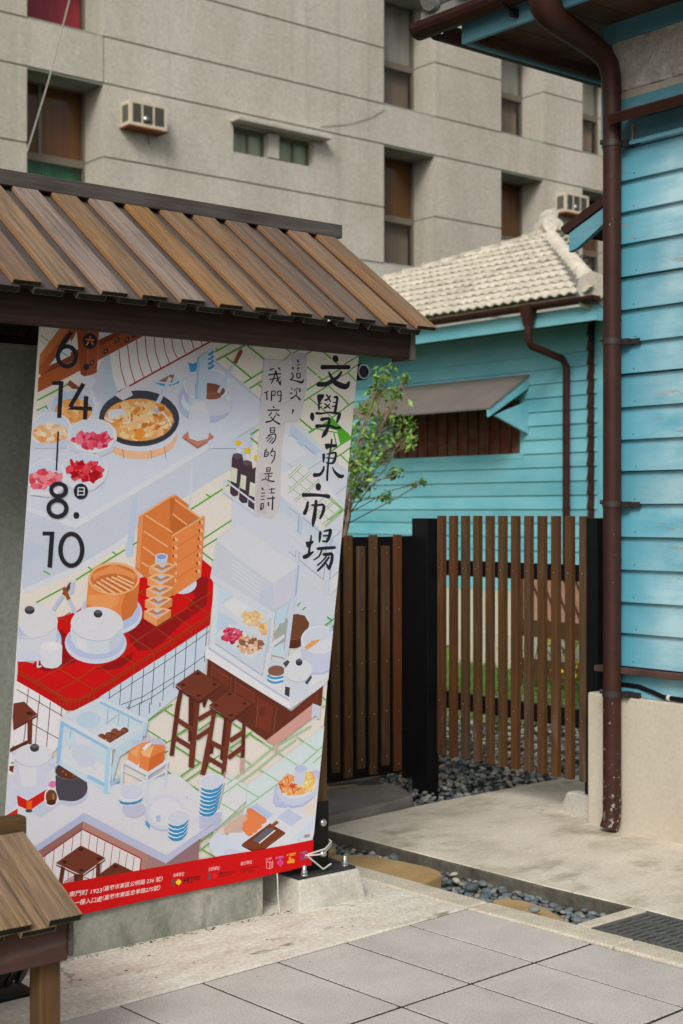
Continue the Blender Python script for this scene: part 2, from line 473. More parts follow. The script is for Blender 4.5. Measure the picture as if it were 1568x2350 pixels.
def mk_glass():
    m = bpy.data.materials.new('window_glass'); m.use_nodes = True
    t = m.node_tree; t.nodes.clear()
    out = t.nodes.new('ShaderNodeOutputMaterial'); mx = t.nodes.new('ShaderNodeMixShader')
    tr = t.nodes.new('ShaderNodeBsdfTransparent'); gl = t.nodes.new('ShaderNodeBsdfGlossy'); fr = t.nodes.new('ShaderNodeLayerWeight')
    tr.inputs[0].default_value = (0.86, 0.87, 0.86, 1); gl.inputs['Roughness'].default_value = 0.06
    fr.inputs[0].default_value = 0.5
    pw = t.nodes.new('ShaderNodeMath'); pw.operation = 'POWER'; pw.inputs[1].default_value = 3.0
    md = t.nodes.new('ShaderNodeMath'); md.operation = 'MULTIPLY_ADD'; md.inputs[1].default_value = 0.6; md.inputs[2].default_value = 0.05
    t.links.new(fr.outputs['Facing'], pw.inputs[0]); t.links.new(pw.outputs[0], md.inputs[0])
    t.links.new(md.outputs[0], mx.inputs[0]); t.links.new(tr.outputs[0], mx.inputs[1]); t.links.new(gl.outputs[0], mx.inputs[2])
    t.links.new(mx.outputs[0], out.inputs[0])
    return m
MAT['glass'] = mk_glass()
def cloth(name, h, k=1.3):
    m = NT(name, 0.9, 0.1); v = m.world((1, 1, 0.1)); a = m.noise(v, 3, 3, 0.6)
    lo = hexc(h, k * 0.75); hi = hexc(h, k * 1.2)
    m.col(m.ramp(a, [(0.35, lo), (0.65, hi)])); return m.mat
MAT['blind_brown'] = cloth('brown_blind', '6a431c', 1.15)
MAT['blind_green'] = cloth('green_grey_blind', '7a8570', 2.6)  # pale green stands in for a ceiling reflected in the small panes
MAT['blind_grey'] = cloth('grey_blind', '77756f', 2.0)  # grey stands in for sky reflected in the upper panes
MAT['curtain_brown'] = cloth('brown_curtain', '5c5045', 2.2)
MAT['curtain_green'] = cloth('green_curtain', '2f6a48', 2.6)
MAT['curtain_red'] = cloth('red_curtain', '7a1f2c', 2.2)
MAT['curtain_dark'] = cloth('dark_curtain', '3a4a4c', 2.0)
MAT['room'] = plain('dark_room', hexc('2a2c28', 1.2), 0.9, 0.1)
def mk_leaf(name, a, b):
    m = NT(name, 0.55, 0.3)
    m.col(m.ramp(m.n('NewGeometry').outputs['Random Per Island'], [(0.0, a), (1.0, b)]))
    m.b.inputs['Transmission Weight'].default_value = 0.0
    m.b.inputs['Subsurface Weight'].default_value = 0.0
    return m.mat
MAT['leaf'] = mk_leaf('shrub_leaf', hexc('3c6a24', 1.0), hexc('90b458', 1.2))
MAT['bark'] = plain('pale_bark', hexc('84705c', 1.2), 0.85, 0.2, var=0.3, bump=0.3, scale=30)
MAT['grass'] = mk_leaf('grass_blade', hexc('46602a', 1.0), hexc('748a48', 1.1))
MAT['yellow'] = mk_leaf('yellow_petal', hexc('c9a000', 1.2), hexc('e0c020', 1.3))
MAT['salmon'] = rough_stone('salmon_lattice', [(0.3, hexc('a8806a', 1.3)), (0.7, hexc('bb937c', 1.3))], 3, 30, 0.2)
MAT['steel'] = plain('bright_bolt', (0.55, 0.55, 0.53, 1), 0.3, 0.5, 0.9)
MAT['grate'] = plain('grate_iron', hexc('5b5d5a', 1.2), 0.6, 0.4, 0.3, var=0.3, bump=0.2, scale=30)
MAT['sill'] = plain('brown_trim_paint', hexc('4a342e', 1.2), 0.6, 0.3, var=0.3, scale=8)
def mk_print():
    m = NT('printed_cloth', 0.75, 0.2)
    at = m.n('Attribute', attribute_name='ink')
    v = m.world()
    w = m.noise(v, 320, 2, 0.7)
    big = m.noise(v, 3, 3, 0.5)
    c = m.mix(1.0, at.outputs['Color'], m.ramp(w, [(0.25, 0.88), (0.75, 1.05)]), 'MULTIPLY')
    m.col(c); m.bump(w, 0.08, 0.001)
    return m.mat
MAT['print'] = mk_print()
MAT['cloth_back'] = plain('white_banner_cloth', hexc('c3c6cc', 1.25), 0.8, 0.2, var=0.03, scale=4)
MAT['red_cloth'] = plain('red_banner_hem', hexc('c4060c', 1.2), 0.7, 0.2)
rng = random.Random(7)

# ================================================================== setting: ground
g = MB(); g.box(-150, 150, -150, 200, -0.6, -0.16)
tag(g.build('ground', MAT['earth']), kind='structure')

# --- pavement of grey pavers, laid about 3 degrees off the sign's direction
PA = R(3.1)
E1 = Vector((math.cos(PA), math.sin(PA), 0)); E2 = Vector((math.sin(PA), -math.cos(PA), 0))
G0 = Vector((3.786, 3.852, 0))
pb = MB()
c = [G0 + E1 * a + E2 * b for a, b in ((-6.0, 0), (0.0, 0), (0.0, 5.5), (-6.0, 5.5))]
pb.prism([(p.x, p.y) for p in c], -0.16, -0.0022)
pavement = tag(pb.build('pavement', MAT['grout']), kind='structure')
PW, PL = 0.3118, 0.588
pm = MB(); pm.box(0.0046, PW - 0.0046, -PL + 0.0062, -0.0062, -0.05, 0.0)
paver_me = pm.mesh('paver', MAT['paver'], 0.0016, 1)
for i in range(19):
    for j in range(9):
        p = G0 - E1 * (PW * (i + 1)) + E2 * (PL * j)
        put('paver', paver_me, (p.x, p.y, rng.uniform(-0.0005, 0.0008)), (rng.uniform(-0.001, 0.001), rng.uniform(-0.001, 0.001), PA), pavement)

# grit along the joints
jg = MB()
for k in range(2600):
    if k % 2: p = G0 - E1 * (PW * rng.randint(0, 10)) + E2 * rng.uniform(0, 2.2) + E1 * rng.gauss(0, 0.004)
    else: p = G0 - E1 * rng.uniform(0, 3.2) + E2 * (PL * rng.randint(0, 3)) + E2 * rng.gauss(0, 0.005)
    if rng.random() < 0.12: p = p + E1 * rng.gauss(0, 0.06) + E2 * rng.gauss(0, 0.06)
    if (p - G0).dot(E1) > -0.004 or (p - G0).dot(E2) < 0.004: continue
    s_ = rng.uniform(0.0010, 0.0028); a_ = rng.uniform(0, 6.28)
    q_ = [(p.x + s_ * math.cos(a_ + t_), p.y + s_ * math.sin(a_ + t_), 0.0006) for t_ in (0, 2.0, 4.1)]
    jg.add(q_ + [(p.x, p.y, 0.0006 + s_ * 0.9)], [(0, 1, 3), (1, 2, 3), (2, 0, 3)])
o = jg.build('joint_grit', plain('brown_grit', hexc('6a6152', 1.2), 0.95, 0.1, var=0.5, scale=60), pavement); o['kind'] = 'stuff'

# --- rough concrete apron under the sign
def sheet(name, pts, z0, z1, mat, cuts=0, jitter=0.0, bevel=0.01, kind='structure', sidemat=None):
    b = MB(); b.prism(pts, z0, z1)
    me = b.mesh(name, [mat] + ([sidemat] if sidemat else []), bevel, 2)
    if sidemat:
        for p in me.polygons:
            if abs(p.normal.z) < 0.6: p.material_index = 1
    o = bpy.data.objects.new(name, me); link(o)
    return tag(o, kind=kind)
e = lambda a, b: ((G0 + E1 * a + E2 * b).x, (G0 + E1 * a + E2 * b).y)
sheet('concrete_apron', [e(-6, -0.006), e(-0.004, -0.006), (3.765, 4.46), (3.74, 4.62), (3.3, 4.66), (-2.2, 4.66)], -0.2, 0.002, MAT['apron'], bevel=0.006)
# debris on the apron
db = MB()
for k in range(260):
    t = rng.random()
    if k < 230:
        x = rng.uniform(1.4, 3.3); y = 4.262 - abs(rng.gauss(0, 0.016)) - 0.004
    else:
        x = rng.uniform(2.0, 3.7); y = rng.uniform(3.9, 4.24)
    s = rng.uniform(0.0012, 0.0036); a = rng.uniform(0, 3.14); l = s * rng.uniform(1, 3)
    dx, dy = math.cos(a) * l, math.sin(a) * l; ex, ey = -math.sin(a) * s, math.cos(a) * s
    z = 0.0025
    db.add([(x - dx, y - dy, z), (x + ex, y + ey, z), (x + dx, y + dy, z), (x - ex, y - ey, z), (x, y, z + s * 0.8)], [(0, 1, 4), (1, 2, 4), (2, 3, 4), (3, 0, 4), (3, 2, 1, 0)])
tag(db.build('leaf_litter', plain('dark_crumbs', hexc('4a4437', 1.2), 0.9, 0.1, var=0.5, scale=40)), 'dark crumbs and leaf bits on the concrete below the banner', 'litter', kind='stuff')

# --- kerb of cream aggregate blocks beside the pebble channel
kerb = tag(empty('kerb'), kind='structure')
kp = [(3.755, 4.72), (3.786, 3.852), (3.835, 3.19), (3.90, 2.1), (3.98, 0.6)]
ki = [(3.875, 4.72), (3.906, 3.852), (3.958, 3.19), (4.02, 2.1), (4.10, 0.6)]
for i in range(4):
    def lerp(a, b, t): return (a[0] + (b[0] - a[0]) * t, a[1] + (b[1] - a[1]) * t)
    q = [lerp(kp[i], kp[i + 1], 0.004), lerp(ki[i], ki[i + 1], 0.004), lerp(ki[i], ki[i + 1], 0.996), lerp(kp[i], kp[i + 1], 0.996)]
    b = MB(); b.prism(q, -0.2, 0.006)
    b.build('kerb_block', MAT['kerb'], kerb, 0.008)
# cross kerb at the end of the channel
b = MB(); b.prism([(3.955, 3.395), (3.952, 3.452), (4.292, 3.462), (4.296, 3.405)], -0.2, 0.003)
b.build('kerb_block', MAT['kerb'], kerb, 0.006)

# --- concrete path slab in front of the blue house
slab = sheet('concrete_path', [(4.222, 5.292), (4.24, 4.55), (4.262, 3.857), (4.298, 3.40), (4.31, 3.0), (4.45, 0.2), (5.6, 0.2), (5.6, 4.40), (6.6, 4.6), (6.6, 5.43), (5.5, 5.395), (4.95, 5.372)], -0.2, 0.0, MAT['slab'], bevel=0.012, sidemat=MAT['slab_side'])

# --- drain grate
gr = tag(empty('drain_grate', (4.10, 2.9, 0)), 'dark grey iron drain grate set in the cream kerb by the path', 'grate')
def grate_x(y): return 3.962 + (3.39 - y) * 0.085, 4.285 + (3.39 - y) * 0.05
b = MB()
for (yy0, yy1) in ((3.375, 3.392), (1.6, 1.617)):
    b = MB(); a0, a1 = grate_x(yy1); b.box(a0 - 4.10, a1 - 4.10, yy0 - 2.9, yy1 - 2.9, -0.03, 0.0)
    b.build('end_bar', MAT['grate'], gr, 0.002)
bar = MB(); bar.box(-0.145, 0.145, -0.0055, 0.0055, -0.03, -0.001)
bar_me = bar.mesh('bar', MAT['grate'], 0.002, 1)
y = 3.35
while y > 1.63:
    a0, a1 = grate_x(y)
    put('bar', bar_me, ((a0 + a1) / 2 - 4.10, y - 2.9, 0), (0, 0, 0), gr, ((a1 - a0) / 0.29, 1, 1))
    y -= 0.031
for fx in (0.03, 0.33, 0.66, 0.97):
    pts = []
    b = MB()
    a0, a1 = grate_x(3.385); c0, c1 = grate_x(1.61)
    xa = a0 + (a1 - a0) * fx - 4.10; xc = c0 + (c1 - c0) * fx - 4.10
    b.prism([(xa - 0.006, 0.485), (xa + 0.006, 0.485), (xc + 0.006, -1.29), (xc - 0.006, -1.29)], -0.026, 0.0015)
    b.build('cross_bar', MAT['grate'], gr)

# --- pebble beds
bed = MB(); bed.prism([(3.5, 3.40), (4.6, 3.40), (4.6, 5.2), (7.5, 5.3), (12, 5.2), (11.0, 9.0), (1.0, 9.0), (1.0, 4.5), (3.5, 4.5)], -0.22, -0.115)
gravel_bed = tag(bed.build('gravel_bed', MAT['earth']), kind='structure')
ico = bmesh.new(); bmesh.ops.create_icosphere(ico, subdivisions=2, radius=1.0)
peb = []
for k in range(5):
    r2 = random.Random(k + 50)
    me = bpy.data.meshes.new('pebble')
    bm = ico.copy()
    off = Vector((r2.random() * 9, r2.random() * 9, r2.random() * 9))
    from mathutils import noise as mnoise
    for v in bm.verts:
        n = mnoise.noise(v.co * 0.9 + off) * 0.22
        v.co = v.co * (1 + n)
    for f in bm.faces: f.smooth = True
    bm.to_mesh(me); bm.free(); me.materials.append(MAT['pebble']); peb.append(me)
ico.free()
ico = bmesh.new(); bmesh.ops.create_icosphere(ico, subdivisions=1, radius=1.08)
ico.verts.ensure_lookup_table()
ico_v = [v.co.copy() for v in ico.verts]; ico_f = [tuple(v.index for v in f.verts) for f in ico.faces]
ico.free()
def inpoly(x, y, P):
    r = False; j = len(P) - 1
    for i in range(len(P)):
        if (P[i][1] > y) != (P[j][1] > y) and x < (P[j][0] - P[i][0]) * (y - P[i][1]) / (P[j][1] - P[i][1]) + P[i][0]: r = not r
        j = i
    return r
slab_poly = [(4.21, 5.30), (4.23, 4.55), (4.25, 3.857), (4.29, 3.40), (5.6, 1.0), (6.6, 4.6), (6.6, 5.44), (5.5, 5.405), (4.95, 5.385)]
channel = [(3.89, 5.2), (3.905, 3.852), (3.945, 3.455), (4.285, 3.465), (4.262, 3.857), (4.24, 4.55), (4.225, 5.2)]
spots = []
for k in range(9000):
    x = rng.uniform(3.86, 4.30); y = rng.uniform(3.45, 5.2)
    if not inpoly(x, y, channel): continue
    s = rng.uniform(0.011, 0.021)
    if all((x - a) ** 2 + (y - b_) ** 2 > ((s + c_) * 0.86) ** 2 for a, b_, c_ in spots): spots.append((x, y, s))
spots.sort(key=lambda q: q[0] * _C + q[1] * _S)
stuff_p = []
for i, (x, y, s) in enumerate(spots):
    z = -0.062 - 0.02 * max(0, min(1, (x - 4.1) / 0.15)) * 0 + rng.uniform(-0.008, 0.012)
    sc = (s * rng.uniform(1.0, 1.5), s * rng.uniform(0.85, 1.1), s * rng.uniform(0.5, 0.75))
    if i < 300:
        put('pebble', rng.choice(peb), (x, y, z), (rng.uniform(-0.3, 0.3), rng.uniform(-0.3, 0.3), rng.uniform(0, 6.28)), gravel_bed, sc)
    else:
        stuff_p.append((x, y, z, sc))
# a few larger pale stones picked out of the channel
for (px, py, s, z) in ((1084, 2036, 0.030, -0.03), (905, 1968, 0.026, -0.045), (1227, 2087, 0.019, 0.018), (890, 1943, 0.028, -0.05)):
    p = at_z(px, py, z)
    put('pebble', peb[2], p, (0.2, 0.1, px), gravel_bed, (s * 1.2, s, s * 0.7))
# the deeper gravel around the fence and behind it
far_region = []
for k in range(14000):
    x = rng.uniform(3.4, 9.0); y = rng.uniform(4.9, 8.4)
    if inpoly(x, y, slab_poly) or (x < 4.3 and y < 5.2): continue
    if k > 7000 and y > 6.6: continue
    s = rng.uniform(0.010, 0.022)
    stuff_p.append((x, y, rng.uniform(-0.075, -0.045), (s * rng.uniform(1, 1.5), s, s * rng.uniform(0.5, 0.8))))
vs = []; fs = []; tones = []
for (x, y, z, sc) in stuff_p:
    a = rng.uniform(0, 6.28); ca, sa = math.cos(a), math.sin(a); tl = rng.uniform(-0.35, 0.35)
    n = len(vs); off = Vector((rng.random() * 9, 0, 0))
    for v in ico_v:
        px, py, pz = v.x * sc[0], v.y * sc[1], v.z * sc[2]
        pz += px * tl
        vs.append((x + px * ca - py * sa, y + px * sa + py * ca, z + pz))
    fs += [tuple(i + n for i in f) for f in ico_f]
    tones += [rng.random()] * len(ico_f)
me = bpy.data.meshes.new('gravel'); me.from_pydata(vs, [], fs)
me.polygons.foreach_set('use_smooth', [True] * len(fs))
at = me.attributes.new('tone', 'FLOAT', 'FACE'); at.data.foreach_set('value', tones)
me.materials.append(MAT['gravel'])
o = bpy.data.objects.new('gravel', me); link(o); o.parent = gravel_bed; o['kind'] = 'stuff'

# --- lawn behind the gate
lawn = sheet('lawn', [(6.5, 8.6), (9.5, 6.6), (11.45, 6.2), (11.45, 16), (4.0, 16), (4.0, 8.6)], -0.2, -0.06, plain('lawn_soil', hexc('5f7a34', 1.2), 0.9, 0.1, var=0.4, scale=3), bevel=0)
gv = []; gf = []
for k in range(16000):
    x = rng.uniform(6.6, 11.3); y = rng.uniform(6.4, 10.8)
    if x + y < 14.9 + rng.uniform(-0.3, 0.3): continue
    h = rng.uniform(0.03, 0.09); a = rng.uniform(0, 6.28); w = 0.006
    n = len(gv); lx, ly = rng.uniform(-0.03, 0.03), rng.uniform(-0.03, 0.03)
    gv += [(x - math.cos(a) * w, y - math.sin(a) * w, -0.06), (x + math.cos(a) * w, y + math.sin(a) * w, -0.06), (x + lx, y + ly, -0.06 + h)]
    gf.append((n, n + 1, n + 2))
me = bpy.data.meshes.new('grass'); me.from_pydata(gv, [], gf); me.materials.append(MAT['grass'])
o = bpy.data.objects.new('grass', me); link(o)
tag(o, 'short green grass of the lawn behind the slatted gate', 'grass', kind='stuff')

# --- stepping stones
def stone(pts, z0, z1, mat, label, bev=0.012):
    cx = sum(p[0] for p in pts) / len(pts); cy = sum(p[1] for p in pts) / len(pts)
    b = MB(); b.prism([(p[0] - cx, p[1] - cy) for p in pts], z0, z1)
    o = b.build('stepping_stone', mat, None, bev, (cx, cy, 0))
    return tag(o, label, 'stone', 'flat stepping stones in the pebbles')
def P8(l, z): return [tuple(at_z(784 + x * 0.5, 1762 + y * 0.5, z)[:2]) for x, y in l]
def P3(l, z): return [tuple(at_z(717.1 + x / 3.2155, 1692.4 + y / 3.2155, z)[:2]) for x, y in l]
stone(P3([(135, 868), (340, 862), (520, 885), (700, 918), (860, 952), (945, 985), (955, 1005), (900, 1030), (800, 1080), (600, 1040), (300, 940)], -0.004), -0.1, -0.004, MAT['tan_stone'], 'long tan stepping stone in the pebble channel beside the post footing')
stone(P8([(690, 604), (760, 598), (860, 612), (940, 640), (1000, 680), (1085, 722), (1000, 725), (860, 690), (740, 655)], -0.01), -0.1, -0.01, MAT['tan_stone'], 'small tan stepping stone with one pebble on it near the drain grate')
stone(P3([(20, 770), (105, 775), (170, 800), (178, 818), (130, 840), (20, 860)], -0.01), -0.1, -0.01, MAT['tan_stone'], 'tan stepping stone tip just right of the black post shoe')
stone(P3([(20, 400), (105, 395), (370, 350), (560, 342), (640, 355), (735, 415), (745, 430), (560, 480), (300, 540), (105, 590), (20, 605)], 0.045), -0.1, 0.045, MAT['grey_stone'], 'big dark grey flat stone slab in front of the slatted fence')
stone(P3([(20, 345), (240, 335), (345, 348), (200, 372), (20, 398)], 0.0), -0.1, 0.0, MAT['tan_stone'], 'thin strip of tan stone behind the dark grey slab')
stone(P3([(20, 318), (250, 285), (480, 270), (500, 285), (400, 312), (110, 335)], 0.02), -0.1, 0.02, MAT['grey_stone'], 'narrow brown grey stone right under the slatted fence')

# ================================================================== apartment block
FY = 22.4; RD = 0.67
apt = tag(empty('apartment_building', (15, FY, 0)), 'grey concrete apartment block with deep recessed windows in the background', 'building')
def bpart(name, b, mat, parent, org=(15, FY, 0), bevel=0.0):
    b.v = [(v[0] - org[0], v[1] - org[1], v[2] - org[2]) for v in b.v]
    return b.build(name, mat, parent, bevel)
cols = [(11.42, 12.93), (19.6, 21.06), (23.1, 24.5), (25.85, 27.2), (31.0, 32.4), (4.6, 6.1)]
cols.sort()
X0, X1 = -8.0, 60.0
GAP = 0.016
sills = [0.04, 3.37, 6.70, 10.03, 13.36]
def panel(x0, x1, z0, z1, gx0=True, gx1=True):
    b = MB(); b.box(x0 + (GAP if gx0 else 0), x1 - (GAP if gx1 else 0), FY, FY + RD, z0 + GAP, z1 - GAP)
    bpart('wall_panel', b, MAT['facade'], apt)
for fi, sz in enumerate(sills):
    mid, head = sz + 1.17, sz + 2.49
    top = sz + 3.33
    # spandrel band
    for xa, xb in ((X0, 12.93), (12.93, 36.0), (36.0, X1)):
        panel(xa, xb, head, top)
    ex = [X0] + [c for cc in cols for c in cc] + [X1]
    for i in range(0, len(ex), 2):
        xa, xb = ex[i], ex[i + 1]
        panel(xa, xb, sz, mid, False, False)
        if fi == 2 and abs(xa - 12.93) < 0.01:
            for (a, c_, z0, z1) in ((12.93, 15.76, mid, head), (17.75, 19.6, mid, head), (15.76, 17.75, mid, 8.45 - GAP), (15.76, 17.75, 8.92 + GAP, head), (16.62, 16.86, 8.43, 8.94)):
                b = MB(); b.box(a, c_, FY, FY + RD, z0 + GAP, z1 - GAP)
                bpart('wall_panel', b, MAT['facade'], apt)
        else:
            panel(xa, xb, mid, head, False, False)
b = MB(); b.box(X0, X1, FY + 0.03, FY + 0.25, 0.0, 16.6)
# groove backing is cut away behind openings: build as strips along each joint instead
b = MB()
for sz in sills:
    for z in (sz, sz + 2.49):
        b.box(X0, X1, FY + 0.025, FY + RD - 0.01, z - 0.03, z + 0.03)
    ex = [X0] + [c for cc in cols for c in cc] + [X1]
    for i in range(0, len(ex), 2):
        b.box(ex[i] + 0.01, ex[i + 1] - 0.01, FY + 0.025, FY + RD - 0.01, sz + 1.14, sz + 1.20)
b.box(12.90, 12.96, FY + 0.025, FY + RD - 0.01, 9.19, 10.03)
bpart('joint', b, MAT['groove'], apt)
b = MB(); b.box(X0, X1, FY + 1.6, FY + 1.8, 0, 16.6)
bpart('inner_wall', b, MAT['room'], apt)
b = MB()
b.box(X0, X1, FY - 0.1, FY + 10, 16.68, 17.0)
bpart('roof', b, MAT['facade'], apt)
def window(x0, x1, z0, z1, zm, upper, lower, vm=0.4):
    """frame, two panes, blind above and curtain below"""
    yb = FY + RD
    wcx = (x0 + x1) / 2
    b = MB()
    t = 0.045
    b.box(x0, x1, yb, yb + 0.08, z0, z0 + t); b.box(x0, x1, yb, yb + 0.08, z1 - t, z1)
    b.box(x0, x0 + t, yb, yb + 0.08, z0 + t, z1 - t); b.box(x1 - t, x1, yb, yb + 0.08, z0 + t, z1 - t)
    b.box(x0 + t, x1 - t, yb, yb + 0.08, zm - 0.07, zm + 0.07)
    b.box(x0 + (x1 - x0) * vm - 0.03, x0 + (x1 - x0) * vm + 0.03, yb + 0.01, yb + 0.07, zm + 0.07, z1 - t)
    w = bpart('window', b, MAT['alu'], apt)
    b = MB(); b.add([(x0 + t, yb + 0.03, z0 + t), (x1 - t, yb + 0.03, z0 + t), (x1 - t, yb + 0.03, z1 - t), (x0 + t, yb + 0.03, z1 - t)], [(0, 1, 2, 3)])
    bpart('pane', b, MAT['glass'], w)
    b = MB(); b.box(x0, x1, yb + 0.12, yb + 0.14, zm, z1)
    bpart('blind', b, MAT[upper], w)
    b = MB(); n = 26; pts = []
    for i in range(n * 2 + 1):
        pts.append((x0 + (x1 - x0) * i / (2 * n), yb + 0.2 + (0.035 if i % 2 else -0.0)))
    vs = [(p[0], p[1], z0) for p in pts] + [(p[0], p[1], zm) for p in pts]
    m_ = len(pts)
    b.add(vs, [(i, i + 1, m_ + i + 1, m_ + i) for i in range(m_ - 1)])
    bpart('curtain', b, MAT[lower], w)
for (x0, x1) in cols:
    for fi, sz in enumerate(sills):
        if fi < 1: continue
        up, lo = ('blind_brown', 'curtain_brown') if fi <= 2 else ('blind_grey', 'curtain_brown')
        if abs(x0 - 11.42) < 0.01:
            lo = 'curtain_green' if fi == 2 else ('curtain_red' if fi == 3 else lo)
            if fi == 3: up = 'curtain_dark'
        window(x0, x1, sz, sz + 2.49, sz + 1.14, up, lo)
# pair of low small windows under a concrete hood
for (x0, x1) in ((15.76, 16.62), (16.86, 17.75)):
    yb = FY + 0.18; t = 0.035; z0, z1 = 8.45, 8.92; xm = x0 + (x1 - x0) * 0.55
    b = MB()
    b.box(x0, x1, yb, yb + 0.06, z0, z0 + t); b.box(x0, x1, yb, yb + 0.06, z1 - t, z1)
    for xx in (x0, xm - t / 2, x1 - t): b.box(xx, xx + t, yb + 0.002, yb + 0.058, z0 + t, z1 - t)
    w = bpart('window', b, MAT['alu'], apt)
    b = MB(); b.add([(x0 + t, yb + 0.02, z0 + t), (x1 - t, yb + 0.02, z0 + t), (x1 - t, yb + 0.02, z1 - t), (x0 + t, yb + 0.02, z1 - t)], [(0, 1, 2, 3)])
    bpart('pane', b, MAT['glass'], w)
    b = MB(); b.box(x0, x1, yb + 0.12, yb + 0.13, z0, z1)
    bpart('blind', b, MAT['blind_green'], w)
b = MB(); b.box(15.68, 18.0, FY - 0.28, FY - 0.003, 8.965, 9.05)
bpart('hood', b, MAT['facade'], apt, bevel=0.012)

def aircon(x0, x1, z0, z1, label):
    ac = tag(empty('air_conditioner', ((x0 + x1) / 2, FY, z0)), label, 'air conditioner', 'window air conditioners on the concrete block')
    org = ((x0 + x1) / 2, FY, z0)
    yf = FY - 0.32
    b = MB(); b.box(x0, x1, yf + 0.02, FY - 0.002, z0, z1)
    bpart('housing', b, MAT['ac'], ac, org, 0.015)
    b = MB()
    t = 0.055
    b.box(x0, x1, yf - 0.005, yf + 0.018, z0, z0 + t); b.box(x0, x1, yf - 0.005, yf + 0.018, z1 - t, z1)
    for k in range(4):
        xx = x0 + (x1 - x0 - t) * k / 3
        b.box(xx, xx + t * (1 if k in (0, 3) else 0.6), yf - 0.003, yf + 0.017, z0 + t, z1 - t)
    bpart('front_frame', b, MAT['ac'], ac, org)
    b = MB()
    for k in range(9):
        zz = z0 + t + (z1 - z0 - 2 * t) * k / 9
        b.box(x0 + t, x1 - t, yf + 0.002, yf + 0.012, zz, zz + 0.02)
    b.box(x0 + t, x1 - t, yf + 0.013, yf + 0.019, z0 + t, z1 - t)
    bpart('grille', b, MAT['ac_dark'], ac, org)
    b = MB(); b.box(x0 - 0.008, x0 - 0.001, yf + 0.06, FY - 0.06, z0 + 0.08, z1 - 0.07)
    bpart('side_grille', b, MAT['ac_dark'], ac, org)
    b = MB(); b.box(x0 - 0.03, x1 + 0.02, yf - 0.02, FY - 0.002, z0 - 0.03, z0 - 0.003)
    b.tube([((x0 + x1) / 2, yf + 0.1, z0 - 0.03), ((x0 + x1) / 2 + 0.12, yf + 0.2, z0 - 0.16), ((x0 + x1) / 2 + 0.2, FY - 0.01, z0 - 0.2)], 0.012, 6)
    bpart('bracket', b, MAT['rust'], ac, org)
    b = MB(); b.lathe([(0.06, 0), (0.06, 0.02)], ((x0 + x1) / 2 - 0.05, yf - 0.025, z0 + 0.14), 10, 0, 'y')
    bpart('badge', b, MAT['steel'], ac, org)
aircon(13.28, 14.06, 8.45, 8.90, 'cream box air conditioner on the concrete block, above the sign roof')
aircon(24.9, 25.7, 8.45, 8.90, 'cream box air conditioner beside the brown downpipe, above the tiled roof')
b = MB(); b.tube([at_y(735, 290, FY - 0.02), at_y(800, 284, FY - 0.02), at_y(850, 270, FY - 0.02), at_y(884, 250, FY - 0.02)], 0.006, 5)
tag(b.build('service_cable', plain('grey_cable', hexc('85817a', 1.2), 0.8, 0.2)), 'thin grey cable on the concrete facade right of the small window hood', 'cable')
b = MB(); b.tube([at_y(175, -60, 18.0), at_y(110, 190, 18.05), at_y(62, 348, 18.1)], 0.010, 6)
tag(b.build('rope', plain('pale_rope', hexc('9c988c', 1.2), 0.9, 0.1)), 'thin pale rope hanging slantwise across the upper left windows', 'rope')

# ================================================================== far teal house
FX = 11.6
fh = tag(empty('teal_house', (FX, 11, 0)), 'teal clapboard house with cream tiled roof behind the fence', 'house')
FO = (FX, 11, 0)
bd = 0.152
def clap_mesh(name, length, h, mat, proud=0.014, thick=0.02):
    """board along local y, from 0 to length, face towards -x"""
    b = MB()
    prof = [(-thick - proud, 0.0), (-thick - proud, 0.004), (-thick, h), (0.0, h), (0.0, 0.0)]
    n = len(prof)
    vs = [(p[0], 0.0, p[1]) for p in prof] + [(p[0], length, p[1]) for p in prof]
    fs = [tuple(range(n)), tuple(range(2 * n - 1, n - 1, -1))] + [(i, (i + 1) % n, n + (i + 1) % n, n + i) for i in range(n)]
    b.add(vs, fs)
    return b.mesh(name, mat)
def holed_boards(parent, org, X, ya, yb, z0, n, h, mat, hole, proud=0.014):
    cache = {}
    for k in range(n):
        z = z0 + k * h
        segs = [(ya, yb)]
        for (ha, hb, hz0, hz1) in hole:
            if z + h > hz0 + 0.02 and z < hz1 - 0.02:
                new = []
                for (s0, s1) in segs:
                    if hb <= s0 or ha >= s1: new.append((s0, s1)); continue
                    if s0 < ha: new.append((s0, ha))
                    if hb < s1: new.append((hb, s1))
                segs = new
        for (s0, s1) in segs:
            key = round(s1 - s0, 4)
            if key not in cache: cache[key] = clap_mesh('board', s1 - s0, h - 0.001, mat, proud)
            put('board', cache[key], (X - org[0], s0 - org[1], z - org[2]), (0, 0, 0), parent)
WIN = (10.93, 13.05, 2.15, 2.76)
holed_boards(fh, FO, FX, 9.8, 17.5, 0.62, 19, bd, MAT['paint_far'], [WIN], 0.016)
b = MB(); b.box(FX + 0.001, FX + 5, 9.82, 17.5, 0.0, 3.55)
bpart('wall', b, MAT['paint_far'], fh, FO)
b = MB(); b.box(FX - 0.05, FX - 0.001, 9.78, 17.5, -0.06, 0.615)
bpart('foundation', b, MAT['base'], fh, FO)
b = MB(); b.box(FX - 0.055, FX + 0.05, 9.72, 9.80, 0.62, 3.5)
bpart('corner_board', b, MAT['paint_far'], fh, FO)
b = MB()
for k in range(19):
    zz = 0.62 + k * bd
    b.hexa([(FX - 0.075, 9.86, zz), (FX - 0.03, 9.86, zz), (FX - 0.03, 9.935, zz), (FX - 0.075, 9.935, zz), (FX - 0.062, 9.86, zz + bd), (FX - 0.03, 9.86, zz + bd), (FX - 0.03, 9.915, zz + bd), (FX - 0.062, 9.915, zz + bd)])
bpart('corner_strip', b, MAT['pipe'], fh, FO)
